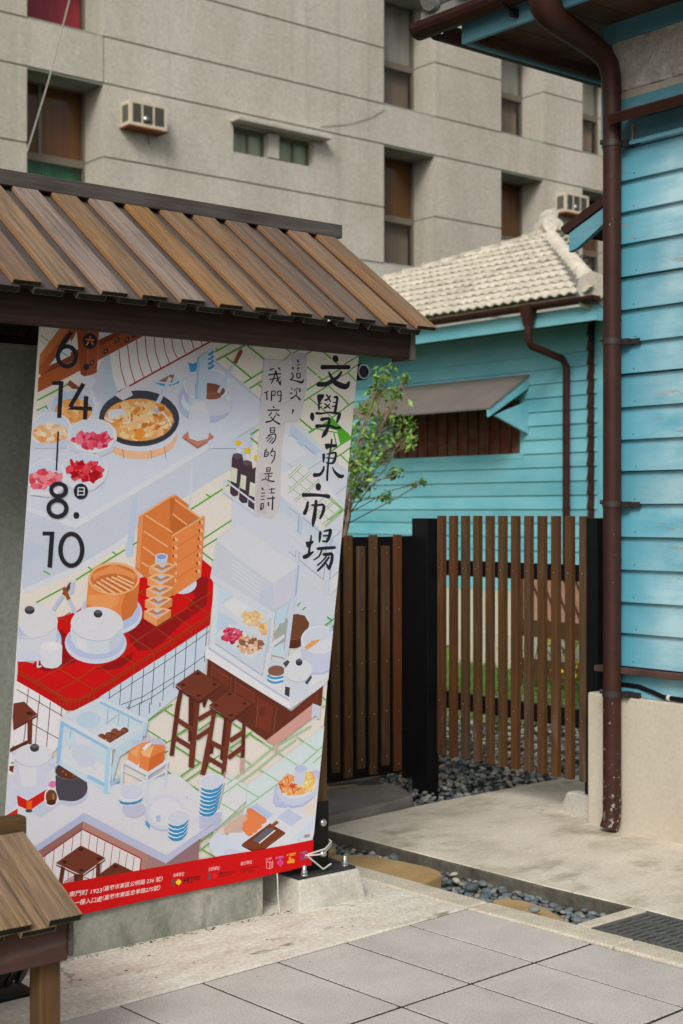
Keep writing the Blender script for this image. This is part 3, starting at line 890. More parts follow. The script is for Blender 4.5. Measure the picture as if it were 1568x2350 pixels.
# side boards facing the camera
cm = clap_mesh('side_board', 5.0, bd - 0.001, MAT['paint_far'], 0.016)
for k in range(19):
    put('side_board', cm, (FX + 0.055 - FO[0], 9.815 - FO[1], 0.62 + k * bd), (0, 0, R(-90)), fh)
# eave
b = MB(); b.box(11.05, 11.075, 9.40, 17.5, 3.43, 3.585)
bpart('fascia', b, MAT['paint_far'], fh, FO)
b = MB(); b.box(11.08, FX + 5, 9.40, 9.425, 3.43, 3.585)
bpart('fascia', b, MAT['paint_far'], fh, FO)
b = MB(); b.box(11.08, FX + 0.02, 9.43, 17.5, 3.50, 3.52); b.box(FX + 0.02, FX + 5, 9.43, 9.81, 3.50, 3.52)
bpart('soffit', b, MAT['soffit'], fh, FO)
def gutter(name, parent, org, axis, a, b_, cx, z, r, mat, up=True):
    m = MB(); n = 9; prof = []
    for k in range(n + 1):
        t = math.pi + math.pi * k / n
        prof.append((cx + r * math.cos(t), z + r * math.sin(t)))
    inner = [(cx + (r - 0.006) * math.cos(math.pi + math.pi * k / n), z + (r - 0.006) * math.sin(math.pi + math.pi * k / n)) for k in range(n, -1, -1)]
    m.extrude(prof + inner, axis, a, b_)
    for (t0, t1) in ((a, a + 0.006), (b_ - 0.006, b_)):
        m.extrude(prof, axis, t0, t1)
    return bpart(name, m, mat, parent, org)
gutter('gutter', fh, FO, 'y', 9.33, 17.5, 10.98, 3.66, 0.062, MAT['pipe'])
# roof plane and tiles
SL = 0.5
rz0 = 3.70
def rp(X, Y, dz=0.0): return (X, Y, rz0 + SL * (X - 11.0) + dz)
b = MB()
poly = [rp(10.98, 9.42), rp(13.76, 12.5), rp(12.06, 17.5), rp(10.98, 17.5)]
b.add([p for p in poly] + [(p[0], p[1], p[2] - 0.06) for p in poly], [(0, 1, 2, 3), (7, 6, 5, 4), (0, 4, 5, 1), (1, 5, 6, 2), (2, 6, 7, 3), (3, 7, 4, 0)])
roof = bpart('roof', b, MAT['tile'], fh, FO)
th = math.atan(SL)
tm = MB(); n = 12; W = 0.262; L = 0.30
top = []; bot = []
for j, (yy, dz) in enumerate(((0.0, 0.035), (L, 0.0))):
    row = []
    for i in range(n + 1):
        u = i / n
        row.append((yy, -W / 2 + W * u, dz + 0.028 * (0.5 + 0.5 * math.cos(4 * math.pi * u))))
    top.append(row)
vs = [p for r_ in top for p in r_] + [(p[0], p[1], p[2] - 0.022) for r_ in top for p in r_]
m_ = n + 1
fs = [(i, i + 1, m_ + i + 1, m_ + i) for i in range(n)] + [(2 * m_ + i, 3 * m_ + i, 3 * m_ + i + 1, 2 * m_ + i + 1) for i in range(n)]
fs += [(i, 2 * m_ + i, 2 * m_ + i + 1, i + 1) for i in range(n)]
tm.add(vs, fs, 0, True)
tile_me = tm.mesh('roof_tile', MAT['tile'])
cnt = 0
for rI in range(13):
    X = 10.93 + rI * 0.235
    for cI in range(30):
        Y = 9.50 + cI * W
        lim0 = 9.45 + (X - 10.98) * 1.108; lim1 = 17.4
        if X + 0.12 > 13.76 - (Y - 12.5) * 0.34 or Y < lim0 + 0.1 or Y > lim1 or cnt >= 298: continue
        if Y > 16.6: continue
        cnt += 1
        put('roof_tile', tile_me, (X - FO[0], Y - FO[1], rz0 + SL * (X - 11.0) + 0.012 + rng.uniform(-0.002, 0.002)), (rng.uniform(-0.008, 0.008), -th + rng.uniform(-0.006, 0.006), rng.uniform(-0.012, 0.012)), fh)
# ridge made of short cover tiles
rid = [Vector(rp(13.76, 12.5, -0.06)), Vector(rp(12.06, 17.5, -0.06))]
rl = (rid[1] - rid[0]).length; rd = (rid[1] - rid[0]).normalized()
b0 = MB(); b0.tube([rid[0] + rd * 0.0 + Vector((0, 0, -0.06)), rid[1] + Vector((0, 0, -0.06))], 0.13, 10)
bpart('ridge_bed', b0, MAT['tile'], fh, FO)
k = 0.0
while k < 4.6:
    b0 = MB(); a = rid[0] + rd * k; c_ = rid[0] + rd * (k + 0.30)
    b0.tube([a, a + rd * 0.03, a + rd * 0.035, c_], [0.12, 0.12, 0.105, 0.10], 12)
    b0.v = [(v[0], v[1], v[2] + 0.04) for v in b0.v]
    bpart('ridge_tile', b0, MAT['tile'], fh, FO); k += 0.30
# hip ridge running down to the near corner with its round end tile
ha = Vector(rp(13.70, 12.43, 0.0)); hb = Vector(rp(11.02, 9.43, 0.06)); hd = (hb - ha).normalized(); hl = (hb - ha).length
k = 0.0
while k < hl - 0.1:
    b0 = MB(); a = ha + hd * k; c_ = ha + hd * min(hl, k + 0.29)
    b0.tube([a, a + hd * 0.03, a + hd * 0.035, c_], [0.105, 0.105, 0.09, 0.085], 12)
    bpart('hip_tile', b0, MAT['tile'], fh, FO); k += 0.29
b0 = MB(); b0.tube([ha + Vector((0, 0, -0.1)), hb + Vector((0, 0, -0.1))], 0.15, 8)
bpart('hip_bed', b0, MAT['tile_grey'], fh, FO)
b0 = MB(); b0.tube([hb + hd * -0.02, hb + hd * 0.06], [0.14, 0.15], 18)
bpart('end_tile', b0, MAT['tile'], fh, FO)
# ornament at the top of the hip
b0 = MB()
ol = [(-0.30, -0.10), (-0.33, 0.08), (-0.22, 0.13), (-0.20, 0.24), (-0.11, 0.28), (-0.10, 0.38), (0.0, 0.46), (0.09, 0.40), (0.06, 0.31), (0.15, 0.26), (0.19, 0.14), (0.30, 0.10), (0.32, -0.10)]
b0.extrude([(ha.x + u_ * 0.6, ha.z - 0.04 + w_ * 0.85) for u_, w_ in ol], 'y', ha.y - 0.09, ha.y + 0.07)
b0.v = [(v[0] - (v[1] - ha.y) * 0.0 + 0.0, v[1] + (v[0] - ha.x) * -0.7, v[2]) for v in b0.v]
bpart('ridge_ornament', b0, MAT['tile'], fh, FO, 0.012)
b0 = MB(); b0.tube([ha + Vector((-0.10, -0.12, 0.12)), ha + Vector((-0.05, -0.05, 0.12))], [0.10, 0.12], 16)
bpart('ridge_disc', b0, MAT['tile'], fh, FO)
# louvred window
wy0, wy1, wz0, wz1 = WIN
b = MB(); b.box(FX - 0.03, FX - 0.002, wy0 - 0.055, wy0, wz0 - 0.06, wz1 + 0.2); b.box(FX - 0.03, FX - 0.002, wy0, wy1, wz0 - 0.06, wz0)
fw = bpart('window', b, MAT['paint_far'], fh, FO)
b = MB(); b.box(FX - 0.004, FX - 0.001, wy0, wy1, wz0, wz1 + 0.1); bpart('backing', b, MAT['red_wood'], fw, FO)
k = 0
yy = wy0 + 0.003
while yy < wy1 - 0.05:
    b = MB(); b.box(FX - 0.018, FX - 0.005, yy, yy + 0.135, wz0 + 0.002, wz1)
    bpart('shutter_board', b, MAT['red_wood'], fw, FO, 0.006)
    b = MB(); b.box(FX - 0.03, FX - 0.013, yy + 0.142, yy + 0.168, wz0 + 0.002, wz1)
    bpart('batten', b, MAT['red_wood'], fw, FO)
    yy += 0.172
# awning above it
b = MB()
A, B_ = (FX - 0.03, 3.02), (10.94, 2.625)
b.extrude([A, B_, (B_[0] + 0.004, B_[1] - 0.02), (A[0], A[1] - 0.025)], 'y', 10.79, 13.3)
aw = bpart('awning', b, MAT['awning'], fh, FO)
b = MB(); b.extrude([(A[0], A[1] - 0.028), (B_[0] + 0.01, B_[1] - 0.023), (B_[0] + 0.015, B_[1] - 0.10), (A[0], A[1] - 0.15)], 'y', 10.80, 10.835)
bpart('side_board', b, MAT['paint_far'], aw, FO)
b = MB(); b.extrude([(A[0], 2.72), (11.2, 2.60), (11.05, 2.54), (A[0], 2.36)], 'y', 10.80, 10.83)
bpart('bracket', b, MAT['paint_far'], aw, FO)
# downpipe with hopper
b = MB(); b.hexa([(10.93, 10.20, 3.44), (11.0, 10.20, 3.44), (11.0, 10.28, 3.44), (10.93, 10.28, 3.44), (10.90, 10.16, 3.66), (11.03, 10.16, 3.66), (11.03, 10.32, 3.66), (10.90, 10.32, 3.66)])
b.tube([(10.965, 10.24, 3.46), (10.965, 10.24, 3.30), (11.0, 10.235, 3.24), (11.45, 10.20, 3.13), (11.5, 10.19, 3.05), (11.5, 10.19, 0.1)], 0.04, 12)
bpart('downpipe', b, MAT['pipe'], fh, FO)
# ------------------------------------------------------------------ garden behind the gate
gf_ = tag(empty('garden_fence', (9.3, 8.0, 0)), 'low brown timber fence with salmon lattice seen through the gate slats', 'fence')
GO = (9.3, 8.0, 0)
for (z0, z1) in ((0.40, 0.545), (0.03, 0.20)):
    b = MB(); b.box(9.27, 9.33, 7.0, 8.80, z0, z1); bpart('rail', b, MAT['post'], gf_, GO)
for yy in (7.0, 7.86, 8.72):
    b = MB(); b.box(9.26, 9.268, yy, yy + 0.08, -0.06, 1.03); bpart('post', b, MAT['post'], gf_, GO)
b = MB(); b.box(9.29, 9.31, 7.0, 8.80, 0.55, 1.0); bpart('lattice_panel', b, MAT['salmon'], gf_, GO)
yy = 7.0
while yy < 8.55:
    b = MB(); b.hexa([(9.272, yy, 0.55), (9.288, yy, 0.55), (9.288, yy + 0.014, 0.55), (9.272, yy + 0.014, 0.55), (9.272, yy + 0.25, 1.0), (9.288, yy + 0.25, 1.0), (9.288, yy + 0.264, 1.0), (9.272, yy + 0.264, 1.0)])
    bpart('lattice_strip', b, MAT['post'], gf_, GO); yy += 0.13
def flowers(cx, cy, cz, lab):
    f = tag(empty('flower_bush', (cx, cy, -0.06)), lab, 'flowers', 'yellow flowers behind the gate')
    b = MB(); m2 = MB()
    for k in range(90):
        p = Vector((rng.gauss(0, 0.10), rng.gauss(0, 0.32), cz + 0.06 + rng.gauss(0, 0.07)))
        s = rng.uniform(0.02, 0.035); d = Vector((rng.uniform(-1, 1), rng.uniform(-1, 1), rng.uniform(-.3, 1))).normalized(); e_ = d.orthogonal().normalized(); g_ = d.cross(e_)
        (b if k % 2 else m2).add([p - e_ * s, p + g_ * s * 0.6, p + e_ * s, p - g_ * s * 0.6], [(0, 1, 2, 3)])
    for k in range(9):
        y_ = rng.gauss(0, 0.25)
        m2.tube([(0, y_ * 0.6, 0), (0.02, y_, cz * 0.6), (rng.gauss(0, .08), y_ * 1.1, cz + 0.06)], 0.006, 5)
    b.build('blossom', MAT['yellow'], f); m2.build('foliage', MAT['leaf'], f)
fp = at_x(1262, 1476, 9.9); flowers(fp.x, fp.y, fp.z, 'yellow flowers above the pale edging, seen through the middle gate slats')
fp = at_x(1328, 1556, 8.9); flowers(fp.x, fp.y, fp.z, 'yellow flowers low down by the black gate post, seen through the slats')
b = MB(); b.box(10.2, 10.3, 7.2, 10.6, -0.06, 0.30)
tag(b.build('garden_edging', MAT['base'], bevel=0.01), 'white stone edging across the lawn behind the gate slats', 'edging')
# ================================================================== blue clapboard house on the right
HX = 5.33
bh = tag(empty('blue_house', (HX, 3.0, 0)), 'turquoise clapboard house with brown downpipe filling the right edge', 'house')
HO = (HX, 3.0, 0)
YL, YR = 4.405, 0.8
# plinth of the house
b = MB(); b.box(5.277, 5.75, YR, 4.541, -0.1, 0.632)
bpart('base', b, MAT['base'], bh, HO, 0.008)
b = MB(); b.box(HX + 0.002, 8.5, YR, 4.415, 0.6, 3.74)
bpart('wall', b, MAT['paint_trim'], bh, HO)
bh_ = 0.1525
cache = {}
cmesh = clap_mesh('board', YL - YR, bh_ - 0.001, MAT['paint'], 0.022, 0.022)
z = 0.775
for k in range(16):
    put('board', cmesh, (HX - 0.004 - HO[0], YR - HO[1], z + k * bh_), (rng.uniform(-0.0012, 0.0012), rng.uniform(-0.004, 0.004), 0), bh)
put('board', clap_mesh('board', YL - YR, 0.105, MAT['paint'], 0.01, 0.02), (HX - 0.004 - HO[0], YR - HO[1], 0.634), (0, 0, 0), bh)
nl = MB()
for k in range(16):
    for yy in (4.26, 3.80, 3.34, 2.88):
        zz = 0.775 + k * bh_ + 0.022 + rng.uniform(-0.003, 0.003); y_ = yy + rng.uniform(-0.01, 0.01)
        nl.lathe([(0.0032, 0.0), (0.0032, -0.0022), (0.001, -0.003)], (HX - 0.004 - 0.041, y_, zz), 6, 0, 'x')
bpart('nail', nl, MAT['strap'], bh, HO)['kind'] = 'stuff'
b = MB(); b.box(5.245, HX - 0.002, YR, 4.475, 0.742, 0.770)
bpart('drip_ledge', b, MAT['sill'], bh, HO, 0.004)
b = MB(); b.box(HX - 0.02, HX + 0.06, 4.424, 4.485, 3.24, 3.74)
bpart('corner_board', b, MAT['paint_trim'], bh, HO, 0.003)
# shutter box: sill, jamb, recess, hood
b = MB(); b.box(5.265, HX, YR, 4.315, 3.2165, 3.236)
bpart('shutter_sill', b, MAT['paint'], bh, HO, 0.003)
b = MB(); b.box(5.308, HX, 4.288, 4.30, 3.2375, 3.325)
bpart('jamb', b, MAT['plaster_rim'], bh, HO)
b = MB(); b.box(HX - 0.012, HX, YR, 4.284, 3.2375, 3.345); b.box(HX - 0.03, HX - 0.013, YR, 3.86, 3.25, 3.345)
bpart('shutter_panel', b, MAT['paint_trim'], bh, HO)
b = MB(); b.extrude([(HX - 0.002, 3.40), (5.15, 3.345), (5.148, 3.338), (5.165, 3.300), (5.172, 3.302), (5.162, 3.336), (HX - 0.002, 3.385)], 'y', YR, 4.312)
bpart('hood', b, MAT['pipe'], bh, HO)
b = MB(); b.box(HX - 0.025, HX, YR, 4.42, 3.395, 3.452)
bpart('band_board', b, MAT['paint_trim'], bh, HO, 0.003)
b = MB(); b.box(HX - 0.006, HX + 0.001, YR, 4.42, 3.452, 3.495); bpart('plaster_rim', b, MAT['plaster_rim'], bh, HO)
b = MB()
nx, nz = 150, 18
vs = []
from mathutils import noise as mnoise
for j in range(nz + 1):
    for i in range(nx + 1):
        y_ = 2.6 + (4.42 - 2.6) * i / nx; z_ = 3.495 + (3.735 - 3.495) * j / nz
        d_ = 0.010 * mnoise.noise(Vector((y_ * 16, z_ * 26, 1))) + 0.008 * mnoise.noise(Vector((y_ * 45, z_ * 60, 5)))
        vs.append((HX - 0.012 + d_, y_, z_))
b.add(vs, [(j * (nx + 1) + i, j * (nx + 1) + i + 1, (j + 1) * (nx + 1) + i + 1, (j + 1) * (nx + 1) + i) for j in range(nz) for i in range(nx)], 0, True)
b.box(HX - 0.002, HX + 0.0015, YR, 4.42, 3.495, 3.735)
bpart('plaster_panel', b, MAT['plaster'], bh, HO)
b = MB(); b.box(HX - 0.03, HX, YR, 4.46, 3.736, 3.83)
bpart('frieze_board', b, MAT['paint_trim'], bh, HO, 0.003)
# eaves
b = MB(); b.box(4.83, 4.855, YR, 4.95, 3.765, 3.87); bpart('fascia', b, MAT['paint_trim'], bh, HO, 0.003)
b = MB(); b.box(4.858, 8.5, 4.925, 4.95, 3.763, 3.87); bpart('fascia', b, MAT['paint_trim'], bh, HO, 0.003)
b = MB(); b.box(4.858, 8.5, 4.90, 4.922, 3.775, 3.85); b.box(4.858, 4.88, YR, 4.897, 3.78, 3.85); bpart('soffit_batten', b, MAT['soffit'], bh, HO)
for k in range(26):
    y0 = 4.895 - (k + 1) * 0.155
    b = MB(); b.box(4.862, 5.45, y0 + 0.002, y0 + 0.153, 3.822, 3.84)
    o = bpart('soffit_board', b, MAT['soffit'], bh, HO, 0.003)
for k in range(16):
    x0 = 5.452 + k * 0.155
    b = MB(); b.box(x0, x0 + 0.153, 4.43, 4.895, 3.822, 3.84)
    bpart('soffit_board', b, MAT['soffit'], bh, HO, 0.003)
gutter('gutter', bh, HO, 'y', YR, 5.19, 4.765, 3.895, 0.064, MAT['pipe'])
def gutter_x(parent, org, a, b_, cy, z, r, mat):
    m = MB(); n = 9; prof = [(cy + r * math.cos(math.pi + math.pi * k / n), z + r * math.sin(math.pi + math.pi * k / n)) for k in range(n + 1)]
    inner = [(cy + (r - 0.006) * math.cos(math.pi + math.pi * k / n), z + (r - 0.006) * math.sin(math.pi + math.pi * k / n)) for k in range(n, -1, -1)]
    m.extrude(prof + inner, 'x', a, b_)
    return bpart('gutter', m, mat, parent, org)
gutter_x(bh, HO, 4.83, 8.5, 5.12, 3.892, 0.062, MAT['pipe'])
# roof deck and tile ends above the gutter
b = MB()
rp_ = [(4.74, YR, 3.95), (4.74, 5.14, 3.95), (6.4, 5.14 - 1.66 * 0 , 4.75), (6.4, YR, 4.75)]
b.add(rp_ + [(p[0], p[1], p[2] - 0.05) for p in rp_], [(0, 1, 2, 3), (7, 6, 5, 4), (0, 4, 5, 1), (1, 5, 6, 2), (2, 6, 7, 3), (3, 7, 4, 0)])
bpart('roof', b, MAT['tile_grey'], bh, HO)
th2 = math.atan(0.48)
tb = MB(); tb.tube([(-0.03, 0, 0.0), (0.35, 0, 0)], 0.062, 12); tb.tube([(-0.045, 0, 0.0), (-0.03, 0, 0)], [0.05, 0.068], 12)
te_me = tb.mesh('roof_tile', MAT['tile_grey'])
for k in range(18):
    put('roof_tile', te_me, (4.74 - HO[0], 5.05 - k * 0.24 - HO[1], 3.995), (0, -th2, 0), bh)
# gutter hooks
for yy in (4.58, 3.9):
    b = MB(); b.tube([(4.83, yy, 3.80), (4.79, yy, 3.815), (4.765, yy, 3.825), (4.72, yy, 3.845)], 0.009, 6); b.box(4.79, 4.83, yy - 0.012, yy + 0.012, 3.795, 3.83)
    bpart('gutter_hook', b, MAT['black'], bh, HO)
# downpipe
PX, PY = 5.232, 4.352
path = [(4.765, PY, 3.87), (4.765, PY, 3.81), (4.775, PY, 3.775), (4.80, PY, 3.745), (4.85, PY, 3.722), (5.10, PY, 3.66), (5.165, PY, 3.637), (5.205, PY, 3.60), (5.225, PY, 3.55), (PX, PY, 3.46)]
b = MB(); b.tube(path, [0.076, 0.076, 0.073, 0.068, 0.060, 0.053, 0.050, 0.048, 0.046, 0.045], 22)
b.tube([(PX, PY, 3.47), (PX, PY, 0.12), (PX - 0.003, PY, 0.06), (PX - 0.018, PY + 0.006, 0.012)], [0.0425, 0.0425, 0.0425, 0.043], 20, caps=False)
b.tube([(PX - 0.018, PY + 0.006, 0.014), (PX - 0.003, PY, 0.06)], [0.0405, 0.039], 20, caps=False)
for zz in (2.40, 1.275, 0.135): b.tube([(PX, PY, zz - 0.006), (PX, PY, zz + 0.006)], 0.0445, 20)
dp = bpart('downpipe', b, MAT['pipe'], bh, HO)
for zz in (3.228, 2.30, 1.537, 0.647):
    b = MB(); b.tube([(PX, PY, zz - 0.014), (PX, PY, zz + 0.014)], 0.0462, 20)
    b.box(PX + 0.02, HX - 0.028, PY - 0.075, PY - 0.035, zz - 0.016, zz + 0.012)
    b.box(HX - 0.055, HX - 0.04, PY - 0.125, PY - 0.03, zz - 0.014, zz + 0.010)
    b.lathe([(0.008, 0), (0.008, 0.02)], (PX - 0.035, PY + 0.035, zz), 8, 0, 'z')
    bpart('strap', b, MAT['strap'], dp, HO, 0.0)
# little awning on the far side of the corner
b = MB()
b.extrude([(4.46, 3.035), (4.755, 2.915), (4.76, 2.905), (4.735, 2.875), (4.46, 2.99)], 'x', HX + 0.0, HX + 1.2)
ca = bpart('side_awning', b, MAT['pipe'], bh, HO)
b = MB(); b.extrude([(4.49, 2.972), (4.715, 2.878), (4.715, 2.785), (4.66, 2.80), (4.49, 2.895)], 'x', HX + 0.012, HX + 0.04)
bpart('awning_side', b, MAT['paint_trim'], ca, HO)
# black cable on the ledge
b = MB(); b.tube([(5.30, 4.40, 0.672), (5.30, 4.34, 0.685), (5.30, 4.25, 0.684), (5.295, 4.17, 0.668), (5.293, 4.10, 0.650), (5.292, 3.9, 0.646), (5.292, 3.4, 0.645), (5.292, 2.5, 0.645)], 0.0115, 8)
cb = tag(b.build('cable', MAT['black']), 'black cable lying on the cream base ledge under the turquoise boards', 'cable')
b = MB(); b.tube([(5.292, 4.075, 0.6505), (5.292, 4.06, 0.650)], 0.015, 8)
b.build('clip', MAT['white_cord'], cb)

# ================================================================== slatted fence and gate
fc = tag(empty('slatted_fence', (4.6, 5.85, 0)), 'fence panel of brown upright slats on black backing, left of the corner post', 'fence')
FCO = (4.6, 5.85, 0)
b = MB(); 
for (z0, z1) in ((0.06, 0.30), (0.306, 0.575), (0.581, 0.85), (0.856, 1.12), (1.126, 1.365)):
    b.box(3.2, 5.37, 5.87, 5.90, z0, z1)
b.box(3.2, 5.37, 5.88, 5.895, 0.07, 1.35)
bpart('backing_plate', b, MAT['black'], fc, FCO)
sl = []
def slat_mesh(w, d, h, screws, face):
    b = MB(); b.box(0, w, 0, h, 0, d)     # length on y so that the grain runs along it
    me = None
    for sz in screws:
        c_ = (w / 2, sz)
        n_ = 8
        b.add([(c_[0] + 0.0042 * math.cos(6.283 * k / n_), c_[1] + 0.0042 * math.sin(6.283 * k / n_), d + 0.0015) for k in range(n_)], [tuple(range(n_))], 1)
    return b.mesh('slat', [MAT['gate_slat'], MAT['screw']], 0.002, 1)
s_long = slat_mesh(0.050, 0.022, 1.30, (0.04, 0.33, 0.61, 0.89, 1.23), 0)
s_short = slat_mesh(0.050, 0.022, 1.20, (0.05, 0.30, 0.57, 0.86, 1.16), 0)
# local (x, y, z) = (width, height, thickness) -> world X, Z, -Y
for k in range(22):
    x0 = 5.199 - 0.0883 * k
    lng = k % 2 == 0
    o = put('slat', s_long if lng else s_short, (x0 - FCO[0] + 0.0, 5.869 - FCO[1], 0.075 if lng else 0.115), (R(90), 0, 0), fc)
b = MB(); b.box(5.37, 5.455, 5.77, 5.90, -0.1, 1.465)
bpart('corner_post', b, MAT['black'], fc, FCO, 0.003)
b = MB(); b.box(5.30, 5.37, 5.865, 5.905, 0.02, 1.366); bpart('side_post', b, MAT['black'], fc, FCO)

gt = tag(empty('slatted_gate', (5.42, 5.2, 0)), 'gate of upright brown slats on black rails between the two black posts', 'gate')
GTO = (5.42, 5.2, 0)
g_me = slat_mesh(0.042, 0.034, 1.315, (0.30, 1.03), 0)
for k in range(12):
    y0 = 5.674 - 0.0929 * k
    # width along -Y so that the screws face -X
    put('slat', g_me, (5.424 - GTO[0], y0 + 0.042 - GTO[1], 0.165), (R(90), 0, R(-90)), gt)
for (z0, z1) in ((0.42, 0.512), (1.152, 1.235)):
    b = MB(); b.box(5.426, 5.466, 4.66, 5.77, z0, z1); bpart('rail', b, MAT['black'], gt, GTO, 0.002)
b = MB(); b.box(5.40, 5.48, 4.585, 4.665, 0.10, 1.47); bpart('gate_post', b, MAT['black'], gt, GTO, 0.003)
b = MB(); b.hexa([(5.33, 4.55, -0.05), (5.62, 4.55, -0.05), (5.62, 4.86, -0.05), (5.40, 4.86, -0.05), (5.37, 4.55, 0.105), (5.58, 4.55, 0.105), (5.58, 4.75, 0.105), (5.385, 4.77, 0.105)])
tag(b.build('post_footing', MAT['footing'], bevel=0.01), 'tapered concrete footing under the black gate post by the house base', 'footing')

# ================================================================== shrub behind the fence
def shrub():
    base = Vector((5.42, 6.95, -0.06))
    s = tag(empty('shrub', base), 'leggy green shrub with pale stems rising between banner and fence', 'shrub')
    clumps = [(880, 862, 24), (905, 905, 20), (862, 905, 20), (845, 945, 22), (935, 978, 20), (890, 960, 24), (835, 990, 22), (862, 1012, 26), (910, 1010, 22), (830, 1040, 22), (848, 1055, 24), (885, 1045, 20), (815, 1085, 20), (930, 870, 12), (905, 1085, 14), (820, 1125, 18), (885, 1143, 12), (845, 1105, 16), (970, 1108, 6), (950, 1112, 5), (940, 1015, 14), (800, 1000, 22), (800, 1060, 22), (795, 950, 20), (780, 1030, 24), (770, 960, 22), (760, 1090, 20)]
    stems = MB(); lv = MB()
    r3 = random.Random(3)
    for (px, py, sp) in clumps:
        Y = 7.0 + r3.uniform(-0.35, 0.35)
        c_ = at_y(px, py, Y)
        hub = at_y(r3.uniform(775, 805), r3.uniform(1150, 1215), 7.0 + r3.uniform(-0.1, 0.1))
        foot = base + Vector((r3.uniform(-0.12, 0.12), r3.uniform(-0.12, 0.12), 0))
        m1 = hub
        m2 = hub.lerp(c_, 0.6) + Vector((r3.uniform(-0.04, 0.04), r3.uniform(-0.04, 0.04), r3.uniform(-0.03, 0.05)))
        stems.tube([foot - base, m1 - base, m2 - base, c_ - base], [0.006, 0.0048, 0.0034, 0.002], 6)
        rad = sp / FPX * 9.2
        for k in range(int(sp * 2.4)):
            d = Vector((r3.gauss(0, 1), r3.gauss(0, 1), r3.gauss(0, 0.9)))
            p = c_ - base + d * rad * 0.62
            n = Vector((r3.gauss(0, 1), r3.gauss(0, 1), r3.gauss(0.5, 1))).normalized()
            a = n.orthogonal().normalized(); a.rotate(Matrix.Rotation(r3.uniform(0, 6.28), 3, n)); t = n.cross(a)
            L_ = r3.uniform(0.016, 0.033); w = L_ * 0.45
            lv.add([p - a * L_, p + t * w - n * 0.004, p + a * L_, p - t * w - n * 0.004], [(0, 1, 2), (0, 2, 3)])
            if k % 5 == 0: stems.tube([m2 - base + (c_ - m2) * 0.5, p], [0.003, 0.0015], 4, caps=False)
    stems.build('stem', MAT['bark'], s)
    lv.build('foliage', MAT['leaf'], s)
shrub()

# ================================================================== sign shelter
sg = tag(empty('sign_shelter', (2.1, 4.32, 0)), 'tall timber sign shelter with slatted gable roof over the big banner', 'shelter')
SO = (2.1, 4.32, 0)
th = math.atan2(2.583 - 2.160, 4.30 - 3.706)
LEN = 0.735
def slat_box(w, l, t, mats, bev=0.0025):
    b = MB()
    vs = [(x, y, z) for z in (-t, 0) for y in (0, l) for x in (0, w)]
    b.add(vs, [(0, 2, 3, 1)], 0); b.add(vs, [(4, 5, 7, 6)], 0); b.add(vs, [(0, 1, 5, 4)], 1); b.add(vs, [(2, 6, 7, 3)], 0); b.add(vs, [(0, 4, 6, 2)], 0); b.add(vs, [(1, 3, 7, 5)], 0)
    me = b.mesh('roof_slat', mats)
    bm = bmesh.new(); bm.from_mesh(me)
    bmesh.ops.remove_doubles(bm, verts=bm.verts, dist=1e-5)
    bmesh.ops.recalc_face_normals(bm, faces=bm.faces)
    bmesh.ops.bevel(bm, geom=list(bm.edges), offset=bev, segments=2, affect='EDGES', profile=0.5)
    bm.to_mesh(me); bm.free()
    return me
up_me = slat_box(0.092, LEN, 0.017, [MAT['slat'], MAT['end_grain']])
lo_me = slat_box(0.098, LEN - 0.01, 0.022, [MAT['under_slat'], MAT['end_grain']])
PIT = 0.1413
nrm = Vector((0, -math.sin(th), math.cos(th)))
for k in range(21):
    x0 = 3.403 - PIT * k
    j = rng.uniform(-0.006, 0.006)
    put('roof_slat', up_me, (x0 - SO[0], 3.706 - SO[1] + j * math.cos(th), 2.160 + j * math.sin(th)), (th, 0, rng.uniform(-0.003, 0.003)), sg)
    xl = x0 - 0.0715 + 0.002
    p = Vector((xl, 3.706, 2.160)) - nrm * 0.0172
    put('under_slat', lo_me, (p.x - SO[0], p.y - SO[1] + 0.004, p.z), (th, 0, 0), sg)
    # far slope
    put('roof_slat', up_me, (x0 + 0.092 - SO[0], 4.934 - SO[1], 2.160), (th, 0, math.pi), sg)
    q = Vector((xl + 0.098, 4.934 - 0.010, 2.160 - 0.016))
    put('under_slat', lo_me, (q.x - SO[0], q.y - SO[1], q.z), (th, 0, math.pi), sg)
b = MB(); b.box(0.45, 3.527, 4.275, 4.36, 2.566, 2.618)
rc = MB(); rc.box(-0.0425, 0.0425, 0, 3.077, 0, 0.052)
put('ridge_cap', rc.mesh('ridge_cap', MAT['ridge'], 0.003, 2), (3.527 - SO[0], 4.3175 - SO[1], 2.566), (0, 0, R(90)), sg)
def beam(name, length, d, h, mat, loc, parent, bev=0.004):
    """lies along world X, grain along local y"""
    m = MB(); m.box(0, d, 0, length, 0, h)
    return put(name, m.mesh(name, mat, bev, 2), loc, (0, 0, R(90)), parent)
beam('eave_beam', 2.88, 0.05, 0.10, MAT['beam'], (3.43 - SO[0], 3.78 - SO[1], 2.05), sg)
beam('eave_beam', 2.88, 0.05, 0.10, MAT['beam'], (3.43 - SO[0], 4.80 - SO[1], 2.05), sg)
beam('ridge_beam', 2.88, 0.06, 0.09, MAT['beam'], (3.43 - SO[0], 4.29 - SO[1], 2.46), sg)
b = MB(); b.box(3.4315, 3.453, 3.772, 3.88, 2.044, 2.160); bpart('end_board', b, MAT['ridge'], sg, SO, 0.002)
pm_ = MB(); pm_.box(-0.0465, 0.0465, 0, 2.20, -0.0455, 0.0455)
post_me = pm_.mesh('post', MAT['post'], 0.004, 2)
